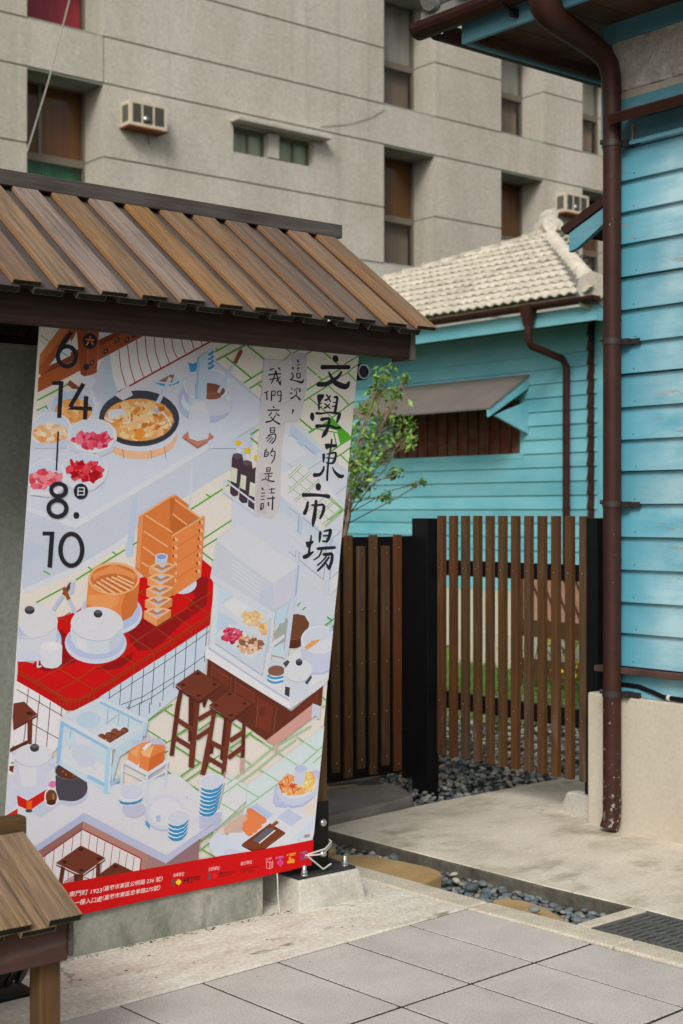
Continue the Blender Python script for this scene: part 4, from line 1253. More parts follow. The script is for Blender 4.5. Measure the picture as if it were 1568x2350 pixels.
for px in (3.4065, 0.80):
    put('post', post_me, (px - SO[0], 4.3245 - SO[1], 0.125), (R(90), 0, 0), sg)
    b = MB(); b.box(px - 0.03, px + 0.03, 3.842, 4.798, 2.13, 2.22); bpart('bracket_beam', b, MAT['beam'], sg, SO)
    b = MB(); b.box(px - 0.056, px + 0.0495, 4.274, 4.282 - 0.004, 0.128, 0.385); b.box(px + 0.0468, px + 0.052, 4.279, 4.373, 0.128, 0.385); b.box(px - 0.052, px - 0.0468, 4.279, 4.373, 0.128, 0.385)
    sh = bpart('post_shoe', b, MAT['black'], sg, SO)
    b = MB(); b.box(px - 0.135, px + 0.145, 4.225, 4.43, 0.1175, 0.1278); bpart('base_plate', b, MAT['plate'], sh, SO, 0.002)
    for zz in (0.305, 0.185):
        b = MB(); b.lathe([(0.016, 0), (0.016, -0.004), (0.012, -0.012), (0.005, -0.014)], (px + 0.018, 4.273, zz), 12, 0, 'y'); bpart('bolt', b, MAT['steel'], sh, SO)
    for (bx, by) in ((-0.10, 4.235), (0.115, 4.255)):
        b = MB(); b.lathe([(0.016, 0.0), (0.016, 0.004), (0.0125, 0.004), (0.0125, 0.017), (0.009, 0.018), (0.009, 0.034), (0.0055, 0.04)], (px + bx, by, 0.128), 10); bpart('anchor_nut', b, MAT['steel'], sh, SO)
b = MB(); b.box(0.75, 3.30, 4.42, 4.47, 0.345, 2.07)
bpart('backing_panel', b, MAT['panel'], sg, SO, 0.003)
b = MB(); b.box(0.5, 3.138, 4.265, 4.60, -0.05, 0.335)
tag(b.build('concrete_plinth', MAT['plinth'], bevel=0.006), 'low mossy grey concrete plinth wall below the banner', 'plinth')
for (px, lab) in ((3.427, 'pale tapered concrete footing under the shelter post right of the banner'), ):
    b = MB(); b.hexa([(-0.17, -0.165, -0.05), (0.171, -0.165, -0.05), (0.171, 0.16, -0.05), (-0.17, 0.16, -0.05), (-0.155, -0.14, 0.117), (0.14, -0.14, 0.117), (0.14, 0.13, 0.117), (-0.155, 0.13, 0.117)])
    tag(b.build('post_footing', MAT['footing'], bevel=0.008, loc=(px, 4.36, 0)), lab, 'footing')

# ------------------------------------------------------------------ low sign shelter, near left
ls = tag(empty('low_sign_shelter', (1.0, 3.4, 0)), 'low timber sign shelter with slatted roof in the near left corner', 'shelter')
LO = (1.0, 3.4, 0)
th3 = math.atan2(0.631 - 0.470, 3.58 - 3.24)
L3 = 0.376
up3 = slat_box(0.095, L3, 0.022, [MAT['low_slat'], MAT['end_grain']])
lo3 = slat_box(0.098, L3 - 0.006, 0.02, [MAT['low_slat'], MAT['end_grain']])
n3 = Vector((0, -math.sin(th3), math.cos(th3)))
for k in range(11):
    x0 = 1.714 - PIT * k
    put('roof_slat', up3, (x0 - LO[0], 3.24 - LO[1], 0.470), (th3, 0, 0), ls)
    p = Vector((x0 - 0.07, 3.243, 0.470)) - n3 * 0.0225
    put('under_slat', lo3, (p.x - LO[0], p.y - LO[1], p.z), (th3, 0, 0), ls)
    put('roof_slat', up3, (x0 + 0.095 - LO[0], 3.98 - LO[1], 0.470), (th3, 0, math.pi), ls)
    put('under_slat', lo3, (x0 + 0.028 - LO[0], 3.975 - LO[1], 0.45), (th3, 0, math.pi), ls)
rc = MB(); rc.box(-0.025, 0.025, 0, 1.7, 0, 0.062)
put('ridge_cap', rc.mesh('ridge_cap', MAT['post'], 0.006, 3), (1.818 - LO[0], 3.59 - LO[1], 0.603), (0, 0, R(90)), ls)
beam('eave_beam', 1.65, 0.036, 0.105, MAT['beam_low'], (1.7985 - LO[0], 3.30 - LO[1], 0.337), ls)
beam('eave_beam', 1.65, 0.036, 0.105, MAT['beam_low'], (1.7985 - LO[0], 3.90 - LO[1], 0.337), ls)
b = MB(); b.box(1.80, 1.8125, 3.292, 3.345, 0.349, 0.44); bpart('end_board', b, MAT['ridge'], ls, LO, 0.002)
pl = MB(); pl.box(-0.03, 0.03, 0, 0.46, -0.03, 0.03)
pl_me = pl.mesh('post', MAT['post'], 0.003, 2)
for (px, py) in ((1.769, 3.368), (1.769, 3.868), (0.3, 3.368), (0.3, 3.868)):
    put('post', pl_me, (px - LO[0], py - LO[1], -0.01), (R(90), 0, 0), ls)

# floodlight on the ground behind it
fl = tag(empty('floodlight', (1.78, 4.0, 0)), 'black floodlight on the ground under the low shelter at the left edge', 'floodlight')
fo = Vector((1.78, 4.0, 0))
def drum(p, r, l, d):
    m = MB(); p = Vector(p); d = Vector(d).normalized()
    m.tube([p, p + d * l * 0.1, p + d * l * 0.12, p + d * l * 0.85, p + d * l * 0.9, p + d * l], [r * 1.05, r * 1.05, r * 0.92, r * 0.85, r * 0.98, r * 0.7], 20)
    return m
for (dpx, dpy, rr, dy) in ((54, 2238, 0.030, 4.06), (27, 2246, 0.033, 4.02), (3, 2258, 0.036, 3.98)):
    c_ = at_y(dpx, dpy, dy)
    drum(c_ - fo, rr, 0.11, (-0.5, 0.6, 0.35)).build('lamp_head', MAT['black'], fl)
m = MB()
c_ = at_y(27, 2246, 4.02) - fo
m.tube([c_ + Vector((0.02, -0.01, 0.03)), c_ + Vector((-0.06, 0.05, 0.10)), c_ + Vector((-0.12, 0.06, 0.05))], 0.008, 8)
m.box(c_.x - 0.12, c_.x + 0.08, c_.y - 0.01, c_.y + 0.12, 0.0, 0.012)
m.tube([(c_.x - 0.03, c_.y + 0.05, 0.01), (c_.x - 0.03, c_.y + 0.05, c_.z)], 0.01, 8)
m.build('stand', MAT['black'], fl)
# ================================================================== the banner and its print
BX0, BX1 = 2.062, 3.346
BT = Vector((0, 3.962, 2.12)); BB = Vector((0, 4.252, 0.152))
_top = Vector((0, 3.955, 2.12)); _bot = Vector((0, 4.252, 0.152))
_dir = _bot - _top
_nrm = Vector((0, _dir.z, -_dir.y)).normalized()
if _nrm.y > 0: _nrm = -_nrm
def to_st(x, y):
    """photo point -> (s, t) on the flat cloth, s across, t down"""
    d = ray(x, y); o_ = Vector((0, 0, EYE))
    k = (_top - o_).dot(_nrm) / d.dot(_nrm)
    p = o_ + d * k
    return (p.x - BX0) / (BX1 - BX0), (p - Vector((p.x, _top.y, _top.z))).dot(_dir) / _dir.length_squared
def cloth_pt(s, t, off=0.0):
    bul = 0.010 * math.sin(math.pi * min(max(t, 0), 1)) * math.sin(math.pi * s) + 0.005 * math.sin(s * 7.0 + 0.6) * t ** 3
    bul += 0.0016 * math.sin(s * 3.1 + t * 23) * t
    p = Vector((BX0 + s * (BX1 - BX0), _top.y, _top.z)) + _dir * t
    # the free bottom corner is pulled up and out by its cord
    p.z += 0.012 * max(0, s - 0.75) / 0.25 * max(0, t - 0.85) / 0.15
    return p + _nrm * (bul + off)

ORI = {'A1': (0, 734.4), 'A2': (391.9, 734.4), 'B1': (0, 1028.1), 'B2': (391.9, 1028.1), 'C1': (0, 1321.9), 'C2': (391.9, 1321.9),
       'D1': (0, 1615.6), 'D2': (391.9, 1615.6), 'E1': (0, 1909.4), 'E2': (391.9, 1909.4)}
SC = {k: 4.0017 for k in ORI}
for k_, v_ in (('G5', (659.8, 791.7)), ('G6', (659.8, 992.5)), ('G7', (659.8, 1164.6))):
    ORI[k_] = v_; SC[k_] = 7.809
ORI['D'] = (0, 0); SC['D'] = 1.0
INK = []          # (list of polygons in photo px, colour)
cur = 'D'
def at_crop(c):
    global cur
    cur = c
def T(x, y):
    o_ = ORI[cur]; k = SC[cur]
    return (o_[0] + x / k, o_[1] + y / k)
def pts(s):
    return [tuple(float(q) for q in w.split(',')) for w in s.split()]
def P(col, s):
    INK.append(([[T(*p) for p in pts(s)]], col))
def PP(col, lst):
    INK.append(([[T(*p) for p in lst]], col))
def E(col, cx, cy, rx, ry, rot=0.0, n=28):
    INK.append(([[T(cx + rx * math.cos(a) * math.cos(rot) - ry * math.sin(a) * math.sin(rot), cy + rx * math.cos(a) * math.sin(rot) + ry * math.sin(a) * math.cos(rot)) for a in [2 * math.pi * i / n for i in range(n)]]], col))
def ring(col, cx, cy, rx, ry, w, n=40, a0=0.0, a1=6.28318):
    qs = []
    for i in range(n):
        a = a0 + (a1 - a0) * i / n; b_ = a0 + (a1 - a0) * (i + 1) / n
        qs.append([T(cx + (rx + s * w / 2) * math.cos(q), cy + (ry + s * w / 2) * math.sin(q)) for s, q in ((1, a), (1, b_), (-1, b_), (-1, a))])
    INK.append((qs, col))
def stroke(col, pl, cap=True):
    """pl: (x, y, w) points; one outline following them, with round ends"""
    # resample for smoothness
    if len(pl) > 2:
        out = []
        for i in range(len(pl) - 1):
            p0 = pl[max(i - 1, 0)]; p1 = pl[i]; p2 = pl[i + 1]; p3 = pl[min(i + 2, len(pl) - 1)]
            for k in range(5):
                t = k / 5
                out.append(tuple(0.5 * ((2 * b_) + (-a + c_) * t + (2 * a - 5 * b_ + 4 * c_ - d) * t * t + (-a + 3 * b_ - 3 * c_ + d) * t ** 3) for a, b_, c_, d in zip(p0, p1, p2, p3)))
        out.append(pl[-1]); pl = out
    Lf, Rt = [], []
    n = len(pl)
    for i in range(n):
        a = pl[max(i - 1, 0)]; b_ = pl[min(i + 1, n - 1)]
        dx, dy = b_[0] - a[0], b_[1] - a[1]; l = math.hypot(dx, dy) or 1
        w = pl[i][2] / 2
        Lf.append((pl[i][0] - dy / l * w, pl[i][1] + dx / l * w)); Rt.append((pl[i][0] + dy / l * w, pl[i][1] - dx / l * w))
    qs = [[T(*Lf[i]), T(*Lf[i + 1]), T(*Rt[i + 1]), T(*Rt[i])] for i in range(n - 1)]
    INK.append((qs, col))
    if cap:
        for q in (pl[0], pl[-1]): E(col, q[0], q[1], q[2] / 2, q[2] / 2, 0, 10)
def S(s, col='24212a'):
    for part in s.split(';'):
        part = part.strip()
        if part: stroke(col, pts(part))
def L(col, w, s, smooth=False):
    for part in s.split(';'):
        p_ = pts(part.strip())
        if smooth: stroke(col, [(a, b_, w) for a, b_ in p_], False)
        else:
            qs = []
            for (a, b_), (c_, d) in zip(p_, p_[1:]):
                l = math.hypot(c_ - a, d - b_) or 1; nx, ny = -(d - b_) / l * w / 2, (c_ - a) / l * w / 2
                qs.append([T(a + nx, b_ + ny), T(c_ + nx, d + ny), T(c_ - nx, d - ny), T(a - nx, b_ - ny)])
            INK.append((qs, col))
def chips(cols, n, cx, cy, rx, ry, size, seed, rot=0.0):
    r_ = random.Random(seed)
    for k in range(n):
        a = r_.uniform(0, 6.28); q = math.sqrt(r_.random()) * 0.9
        x = cx + rx * q * math.cos(a); y = cy + ry * q * math.sin(a)
        m_ = r_.randint(4, 6); s = size * r_.uniform(0.6, 1.3); a0 = r_.uniform(0, 6.28)
        st = r_.uniform(0.45, 1.0); rr = r_.uniform(-0.9, 0.9)
        pl = []
        for j in range(m_):
            b_ = a0 + 6.283 * j / m_; w = s * r_.uniform(0.65, 1.15)
            ux, uy = w * math.cos(b_), w * math.sin(b_) * st
            pl.append((x + ux * math.cos(rr) - uy * math.sin(rr), y + ux * math.sin(rr) + uy * math.cos(rr)))
        PP(r_.choice(cols), pl)
GRN = '55a02f'; PG = '95bd8c'; BK = '24212a'
WH = 'c8ccd5'; PB = 'b7c3d6'; LV = 'aab3d3'; CR = 'd2ccc1'; BR = '6b3221'; RED = 'c4070b'

# ---- floor and large fields
at_crop('D')
P(CR, '-60,700 900,700 900,2200 -60,2200')
P('bac5d7', '60,1010 84,950 130,905 230,880 350,800 490,826 598,920 592,955 172,1203 40,1290')
P('c3cad6', '56,1160 172,1198 592,948 596,958 172,1212 56,1172')
P('b3bfd2', '50,1168 172,1212 594,960 570,1052 430,1135 310,1212 185,1300 50,1352')
P('aebcd3', '50,1230 110,1262 50,1310')
L(LV, 5, '492,828 598,919')
P('c3cad8', '172,1300 310,1220 312,1228 185,1308 56,1362 54,1350')
P('a9bcd8', '300,1146 313,1140 303,1276 286,1276'); P('b8c4d6', '434,1072 440,1070 436,1162 430,1164')
P('a9bfd8', '285,1245 303,1245 300,1277 288,1279')
# green grout of the floor, upper left and middle
at_crop('A1')
P('b9cad9', '440,45 570,62 505,130'); L(GRN, 9, '375,140 455,200'); L('aab9d8', 12, '370,185 425,225')
L(GRN, 15, '340,738 620,590'); L(GRN, 13, '333,832 430,785'); L(GRN, 12, '415,790 440,818')
at_crop('B1')
L(GRN, 15, '735,1180 1140,930'); L(GRN, 14, '1205,888 1270,850'); L(GRN, 13, '1020,950 1060,975'); L(GRN, 13, '800,1090 835,1115'); L(GRN, 13, '398,1128 455,1162')
at_crop('C1')
L(GRN, 15, '330,245 560,118'); L(GRN, 14, '690,35 745,0')
at_crop('B2')
L(GRN, 15, '170,562 470,372'); L(GRN, 14, '310,420 350,445'); L(GRN, 14, '285,830 548,660'); L(GRN, 14, '275,915 420,825'); L(GRN, 14, '272,950 395,1045'); L(GRN, 13, '495,352 525,335'); L(GRN, 13, '510,292 535,310')

# ---- hanging shade with red stripes
at_crop('A1')
P('b2bad2', '885,470 960,330 1010,318 1035,520 1120,740 940,800 800,620 830,500')
P('a9bccf', '962,330 1012,320 1035,520 1090,680 936,790')
P('d0d0d3', '1008,320 1330,100 1930,100 1930,197 1080,662 1035,520')
P('c3c5d0', '1080,662 1930,196 1985,240 1960,300 1122,738')
RS = 'a30d1c'
for s_ in ('1090,270 1110,450 1155,610', '1170,228 1192,420 1236,570', '1253,182 1272,380 1317,525', '1333,140 1347,320 1394,485', '1412,100 1428,290 1474,440', '1495,100 1512,270 1555,396', '1572,100 1588,262 1630,352', '1660,100 1675,232 1706,306', '1748,150 1780,268', '1838,160 1856,226'):
    L(RS, 8, s_, True)
L(RS, 15, '1080,662 1930,197')
# ---- timber frame
P('a3542e', '345,665 350,535 560,330 745,255 745,460')
P('7a3b28', '372,518 470,400 560,345 745,258 745,335')
P('b4683b', '355,430 365,318 575,40 660,40 375,425')
P('9c4f2d', '353,490 358,425 640,66 730,60 600,300 380,512')
P('b9cad9', '455,415 560,280 650,170 648,325 560,370'); L(GRN, 9, '560,290 620,330')
P('95492b', '700,60 912,60 887,480 790,528 738,497')
P('864026', '700,60 812,60 795,525 738,497')
P('9a4c2c', '905,185 1130,110 1345,130 895,372')
P('753726', '908,180 1060,110 1150,115 915,245')
P('b9cad9', '910,100 1005,120 908,178')
L('b06a45', 5, '812,70 797,525'); L('a86040', 5, '915,245 1150,118'); L('b06038', 5, '640,70 372,425'); L('b06038', 5, '372,520 745,335')
for (x, y) in ((1078, 185), (1168, 180), (972, 285), (845, 390), (1235, 135)):
    P('4a3030', f'{x-22},{y-15} {x+20},{y-32} {x+16},{y+15} {x-26},{y+32}'); E('8a7466', x - 4, y, 9, 9, 0, 8)
# ---- ladle and bowls on the far counter
L('c6cad4', 40, '690,490 840,590'); P('bfc8d8', '760,520 850,500 880,560 830,640 770,610'); L('7a4a30', 50, '625,570 710,635')
E('c2c8d5', 668, 790, 215, 158); E('a9bcd9', 665, 795, 197, 140); E('d99a58', 672, 832, 172, 112)
chips(['e0a468', 'e6bb86', 'd88a48', 'e2b27c', 'dd9a5a'], 46, 672, 832, 170, 108, 34, 1)
L('c3cad6', 26, '830,640 900,790'); L('a9bcda', 20, '895,790 1000,855'); P('b9c6d6', '985,860 1040,815 1120,812 1160,850 1120,880 1050,890 1010,930')
E('ccd0d8', 470, 1010, 192, 165); E('b7c6dc', 468, 1005, 172, 150); E('dda878', 460, 1040, 165, 90)
chips(['e8c0a0', 'e2a870', 'dc9450', 'ecccb4'], 34, 460, 1040, 160, 82, 40, 2)
P('b3bfd8', '315,1125 470,1135 620,1085 600,1175 310,1180')
# brick hearth, pan and noodles
E('d6ad8e', 1272, 1075, 345, 200)
for x in (1115, 1370, 1500): L('a8704e', 6, f'{x},1140 {x+14},1270')
E('bcc6d8', 1275, 1030, 335, 175)
E('3c3c46', 1272, 902, 368, 258); E('2e2e38', 1272, 896, 352, 240); E('3f404a', 1270, 885, 350, 236)
P('c3c5d0', '1050,690 1180,590 1215,690 1122,738')
E('d99a56', 1268, 915, 318, 195)
chips(['e2b078', 'e8c090', 'd88e46', 'dca062', 'e6ba88', 'cc7a34'], 120, 1268, 910, 315, 192, 52, 3)
chips(['ecc89c', 'e4b47c', 'b96a2c'], 40, 1268, 910, 300, 180, 30, 4)
P('dd8830', '1240,1010 1300,980 1330,1040 1280,1100 1220,1090')
P('bfc9d5', '985,860 1040,815 1120,812 1158,850 1090,880 1050,890 1010,930')
L('cdd0d8', 14, '955,890 1000,930 1040,930', True); L('cdd0d8', 14, '1120,945 1180,935 1185,870', True); L('cdd0d8', 14, '1480,840 1530,900 1560,970', True)
L('b5c3d8', 34, '1580,490 1440,760'); P('8fb0d4', '1400,830 1450,800 1440,870')
P('3a96c4', '1415,575 1490,605 1575,600 1640,575 1640,540 1540,585 1470,560'); P('9a6a58', '1450,562 1560,500 1600,500 1570,575'); P('c8ccd5', '1418,570 1450,562 1570,578 1640,540 1645,552 1570,592')
L('b5c3d8', 34, '1560,525 1450,750')
# pink bowl
E('c9cdd6', 842, 1062, 226, 160); E('b9c6da', 840, 1050, 200, 135); P('b3bfd6', '625,1090 700,1180 860,1230 1000,1170 1060,1080 1030,1200 900,1262 760,1255 650,1190')
chips(['cc3a52', 'd8506a', 'b8203c', 'c42c48', 'dd6a80'], 55, 845, 1105, 195, 75, 40, 5)
at_crop('B1')
E('b3bed8', 775, 330, 190, 70); E('c9cdd6', 772, 195, 214, 150); E('b4c4dc', 772, 185, 196, 132); P('c3cad6', '560,200 600,330 700,390 850,385 940,310 985,200 950,270 860,315 760,325 660,300')
chips(['c41020', 'd83a48', 'b00818', 'd24c58', 'a00614', 'c82434'], 75, 780, 215, 178, 82, 42, 41); P('c41020', '635,100 655,98 680,150 660,175 640,150'); P('d04050', '850,120 895,118 890,150 830,165')
E('c9cdd6', 425, 275, 180, 175); E('b4c4dc', 420, 265, 160, 150); chips(['d86070', 'dc7a84', 'cc3a4c', 'e0929a', 'd04c5c'], 60, 410, 290, 150, 90, 42, 42); P('c6ccd8', '270,365 330,395 430,400 520,380 590,320 575,370 500,425 400,440 270,430')
# ---- copper pot, chimney, hearth plate
at_crop('A2')
P('a9b2d6', '60,690 110,620 520,640 560,760 540,840 420,930 280,945 130,880 70,800'); E('a5aed2', 310, 780, 248, 160); E('b9cfdc', 320, 740, 230, 140)
P('b7bfd9', '108,580 520,590 500,740 440,810 330,840 200,820 120,730'); P('a6aed6', '108,590 150,600 165,780 120,730')
E('cdd0da', 325, 590, 214, 152); E('b3bedb', 325, 592, 198, 136)
E('7b4a3a', 320, 650, 172, 74); E('8c5a48', 370, 690, 90, 40); E('b4aeb4', 180, 630, 38, 8, -0.6)
P('b6c2d8', '127,540 150,480 200,455 220,470 220,720 150,670 130,610')
for k in range(4):
    y = 300 + k * 42
    L('3a8fc4', 22, f'335,{y+18} 362,{y+12} 390,{y-16}', True); L('3a8fc4', 20, f'{160+k*5},{398+k*22} {205},{412+k*18} 238,{392+k*18}', True)
P('a9c3d5', '238,350 340,285 335,430 318,738 216,722'); P('98b4cc', '238,350 262,335 240,725 216,722')
P('b9c6d4', '214,722 318,738 352,850 336,1090 300,1112 160,1085 148,1060 165,820'); P('c5cbd3', '200,740 300,750 330,850 180,820')
P('b97866', '98,1066 150,1018 160,1085 236,1112 332,1085 345,1028 386,1068 236,1172'); P('a06252', '98,1068 236,1160 386,1072 386,1085 236,1178 98,1082')
P('b9c6d4', '160,1040 336,1040 330,1085 240,1110 165,1085')
L('a9c0da', 28, '575,400 430,665'); L('884730', 36, '640,288 585,395'); E('884730', 640, 288, 18, 18)
P('b8c2d6', '330,730 480,720 560,760 540,840 420,880 345,870')
P('b9c3d6', '330,1110 830,840 835,930 560,1100 420,1175 330,1175')
P('b3c0d4', '560,1100 730,1005 720,1175 420,1175')
# green grout, upper right
L(GRN, 15, '405,292 552,212'); L(GRN, 14, '410,258 432,272'); L(GRN, 15, '413,370 692,226'); L(GRN, 15, '697,230 858,362'); L(GRN, 15, '497,335 736,532'); L(GRN, 14, '663,578 842,470'); L(GRN, 14, '718,628 832,560'); L(GRN, 12, '800,590 828,612')
L(GRN, 13, '725,1050 803,998'); L(GRN, 13, '722,1078 792,1135'); L(GRN, 13, '1178,905 1300,1005'); L(GRN, 13, '1240,1052 1325,1000')
at_crop('G5')
L(GRN, 26, '640,120 915,350'); L(GRN, 26, '1020,345 1300,180'); L(GRN, 22, '960,560 1080,490 1200,390 1310,335', True); L(GRN, 24, '1080,490 1275,690')
L(GRN, 26, '345,385 625,625'); L(GRN, 26, '335,810 620,630 950,430'); L(GRN, 26, '285,1005 740,715 860,640'); L(GRN, 22, '735,720 830,820 960,920 1105,1070', True)
L(GRN, 24, '1245,985 1105,1070 950,1190 800,1300'); L(GRN, 24, '385,945 560,1090 800,1300'); L(GRN, 22, '200,1320 440,1525 370,1568')
L(GRN, 24, '95,145 210,85'); L(GRN, 24, '-30,60 60,135'); L(GRN, 24, '325,168 430,110')
P('52a322', '800,1295 870,1370 960,1470 1075,1568 900,1568 885,1530 640,1470 610,1420 740,1345')
L(GRN, 22, '440,1525 490,1490 640,1525 900,1575')
at_crop('G6')
P('52a322', '893,0 1078,0 1152,85 945,220'); L(GRN, 24, '830,10 870,200 880,260', False); L(GRN, 26, '770,345 945,220 1190,70'); L(GRN, 26, '860,440 960,390 1190,225'); L(GRN, 24, '940,395 1135,580'); L(GRN, 22, '325,40 400,0')
# ---- pale stall cabinet and dish rack, right
at_crop('D')
P('bac5d5', '640,990 668,968 700,985 800,1090 845,1140 830,1330 790,1460 720,1520 480,1335 494,1235 528,1210 528,1150 560,1130 590,1180 640,1165')
P('a9bcd4', '668,972 735,1034 722,1046 660,992'); P('c0c9d4', '640,992 664,998 704,1040 660,1062 640,1040')
P('c9c8d0', '640,1090 690,1062 760,1122 790,1170 735,1222 640,1150')
P('b3c1d2', '640,1135 760,1235 800,1265 800,1290 640,1170')
at_crop('G6')
TG = '6aa83a'
L('5c7898', 8, '0,70 60,40 165,125'); L('5c7898', 9, '295,235 465,380'); L('5c7898', 7, '352,660 610,500'); L('5c7898', 7, '865,1098 1085,930')
P('8fb0d6', '165,175 200,170 265,245 255,260'); P('a3b9d8', '310,230 560,330 480,380'); P('b0c0d6', '560,330 700,360 1110,740 1110,800 990,700')
for s_ in ('0,770 120,665 222,560', '0,822 140,700 252,588', '0,1025 210,845 382,695', '0,1080 230,880 415,722', '95,1210 350,1010 550,830', '128,1235 380,1030 580,855'):
    L(TG, 10, s_, True)
for s_ in ('155,690 282,797', '45,790 165,892', '320,828 450,930', '205,925 332,1027', '80,1015 216,1117', '250,1150 380,1252', '365,1055 408,1082', '0,555 68,615', '0,945 45,985', '570,1230 690,1330', '720,1355 840,1457', '515,1380 578,1420', '640,1480 722,1550', '570,1035 600,1058', '350,1412 640,1165', '345,1345 420,1290', '500,1532 825,1260', '705,1568 940,1365', '500,1480 640,1370 795,1235'):
    L(TG, 9, s_)
for s_ in ('672,1078 1010,1378 880,1480 770,1568', '655,1098 985,1375 860,1470 745,1568', '640,1120 965,1370'): L(TG, 10, s_)
at_crop('G7')
L(TG, 11, '1010,38 900,150 670,342'); L(TG, 10, '985,35 870,140 650,330'); L(TG, 10, '965,30 840,140 612,295')
L('4f6c80', 7, '0,0 188,125 165,445'); L('4f6c80', 7, '225,495 248,172 420,310'); L('4f6c80', 7, '420,310 690,540 670,920 632,1290 185,930 195,800'); L('4f6c80', 7, '808,545 1015,375'); L('4f6c80', 7, '808,545 745,1285 850,1200 945,1110'); L('4f6c80', 7, '0,785 128,885 138,755')
P('a9bbd6', '190,125 248,172 225,495 170,445'); P('a3b4d6', '755,570 808,545 795,760 740,760'); P('c3c7d2', '0,380 520,790 500,830 0,440'); P('c6c9d2', '0,500 460,990 430,1010 0,560')
P('c3c8d2', '0,900 130,985 640,1320 630,1370 180,1040 0,960'); P('c2c6d0', '180,1110 630,1440 620,1500 165,1180'); P('c2c6d0', '165,1280 625,1580 600,1568 160,1330')
P('8fa8d0', '172,1020 192,1030 140,1568 118,1568'); P('b3c3d6', '632,1300 745,1290 720,1568 620,1568'); P('c6c8ce', '745,1290 945,1120 920,1568 730,1568'); P('b0bfd6', '730,1568 925,1370 930,1430 800,1568')
# bottles in a rack
at_crop('A2'); P('ddb606', '585,1122 590,1106 612,1102 636,1110 637,1142 612,1158 586,1148')
at_crop('B2')
P('ddb606', '668,10 680,-4 712,-2 722,14 720,42 695,52 670,42'); P('ddb606', '752,78 768,64 790,70 790,116 755,110')
P('c3c9d6', '590,0 640,0 640,50 590,45'); P('c3c9d6', '675,50 718,50 718,115 675,110')
BO = '43333d'
P(BO, '550,95 560,55 600,42 645,58 653,105 642,185 602,432 560,440 530,408 545,185'); P('5b4a54', '560,60 600,46 640,62 640,85 600,95 562,85')
P('c5c8b2', '545,172 600,190 590,322 537,298'); P(BO, '640,150 652,115 690,107 732,124 738,180 722,245 690,500 640,505 612,470 630,235'); P('5b4a54', '652,118 690,110 728,126 728,150 690,160 652,146')
P('c5c8b2', '632,238 682,256 672,384 622,362'); P(BO, '715,250 730,190 765,176 790,180 780,570 720,568 695,535'); P('c5c8b2', '716,308 766,326 760,450 706,430')
L('bcc7da', 16, '475,285 620,395 765,505'); L('bcc7da', 15, '468,392 610,490 760,580'); L('bcc7da', 14, '475,285 470,395'); L('aab9d6', 12, '468,405 800,640')
# ---- torn paper
at_crop('A2')
P('bcb9be', '855,360 1035,372 1062,345 1100,304 1246,318 1247,600 1195,880 1160,932 1050,930 1010,1180 990,1715 925,1822 800,1798 752,1765 765,1405 790,1175 818,760 835,560')
P('b5b0b6', '800,1400 900,1380 900,1560 860,1780 780,1760 765,1600'); P('b3b0ba', '1100,310 1240,322 1235,560 1110,480'); P('c6bfae', '840,1320 880,1300 890,1340 850,1350')
for s_ in ('860,470 1090,340', '1170,310 1245,370', '900,700 1240,520', '1000,770 1180,700', '960,1000 1050,930'): L('adb8a6', 9, s_)

# ---- red counter
at_crop('C1')
P(RED, '160,770 300,800 520,560 520,378 600,360 700,318 800,250 1250,20 1840,-160 1948,-70 1938,200 1918,352 1740,462 1395,692 1220,803 1035,925 850,1040 790,1085 700,1127 600,1127 505,1068 330,962 158,862')
P('b90709', '158,866 330,966 505,1072 600,1131 700,1131 790,1090 850,1045 1035,930 1220,808 1395,697 1740,466 1918,356 1912,442 1740,555 1395,785 1040,1012 900,1108 800,1160 720,1225 600,1232 500,1172 330,1065 150,965')
DR = '8c0c10'
P(DR, '1150,480 1300,380 1400,460 1560,380 1700,300 1790,330 1640,440 1480,600 1380,670 1250,680 1180,600'); P(DR, '1650,60 1780,-40 1900,20 1880,260 1790,330 1700,280 1780,180'); P(DR, '860,850 1120,740 1210,690 1190,770 1080,840 980,858'); P(DR, '560,600 600,640 620,720 700,780 640,800 560,830 500,860 400,870 300,830 340,790 560,770'); P(DR, '530,500 560,480 600,540 580,650 548,640')
GL = '8f4212'
for s_ in ('165,838 240,790', '330,960 525,845 700,740', '525,845 700,945 855,1040', '505,1062 700,945 880,815 1085,715 1240,585 1415,470 1570,380', '880,815 1038,918', '1085,715 1220,800', '1240,585 1395,688', '1130,500 1240,585', '1415,470 1568,575', '1568,350 1740,460', '1740,240 1920,350', '1640,150 1770,240', '1770,240 1930,140', '1568,368 1770,240', '520,405 640,330', '560,375 640,430', '1260,150 1330,110', '1270,140 1320,180'):
    L(GL, 7, s_)
for s_ in ('158,862 330,962 505,1066 600,1125 700,1126 790,1086 850,1040 1035,925 1220,803 1395,691 1740,462 1918,352', '158,888 330,988 505,1092 600,1150 700,1150 850,1066 1035,950 1220,828 1395,716 1740,486 1918,376'):
    L(GL, 7, s_)
for s_ in ('325,965 320,1060', '505,1070 500,1170', '1036,930 1034,1015', '1218,808 1214,900', '1395,697 1392,782', '1740,466 1736,555', '855,1045 850,1120', '540,1090 532,1200', '570,1110 562,1215', '605,1125 598,1228', '640,1130 634,1225', '680,1130 676,1222', '720,1122 716,1210', '760,1105 757,1185', '800,1080 798,1150'):
    L(GL, 6, s_)
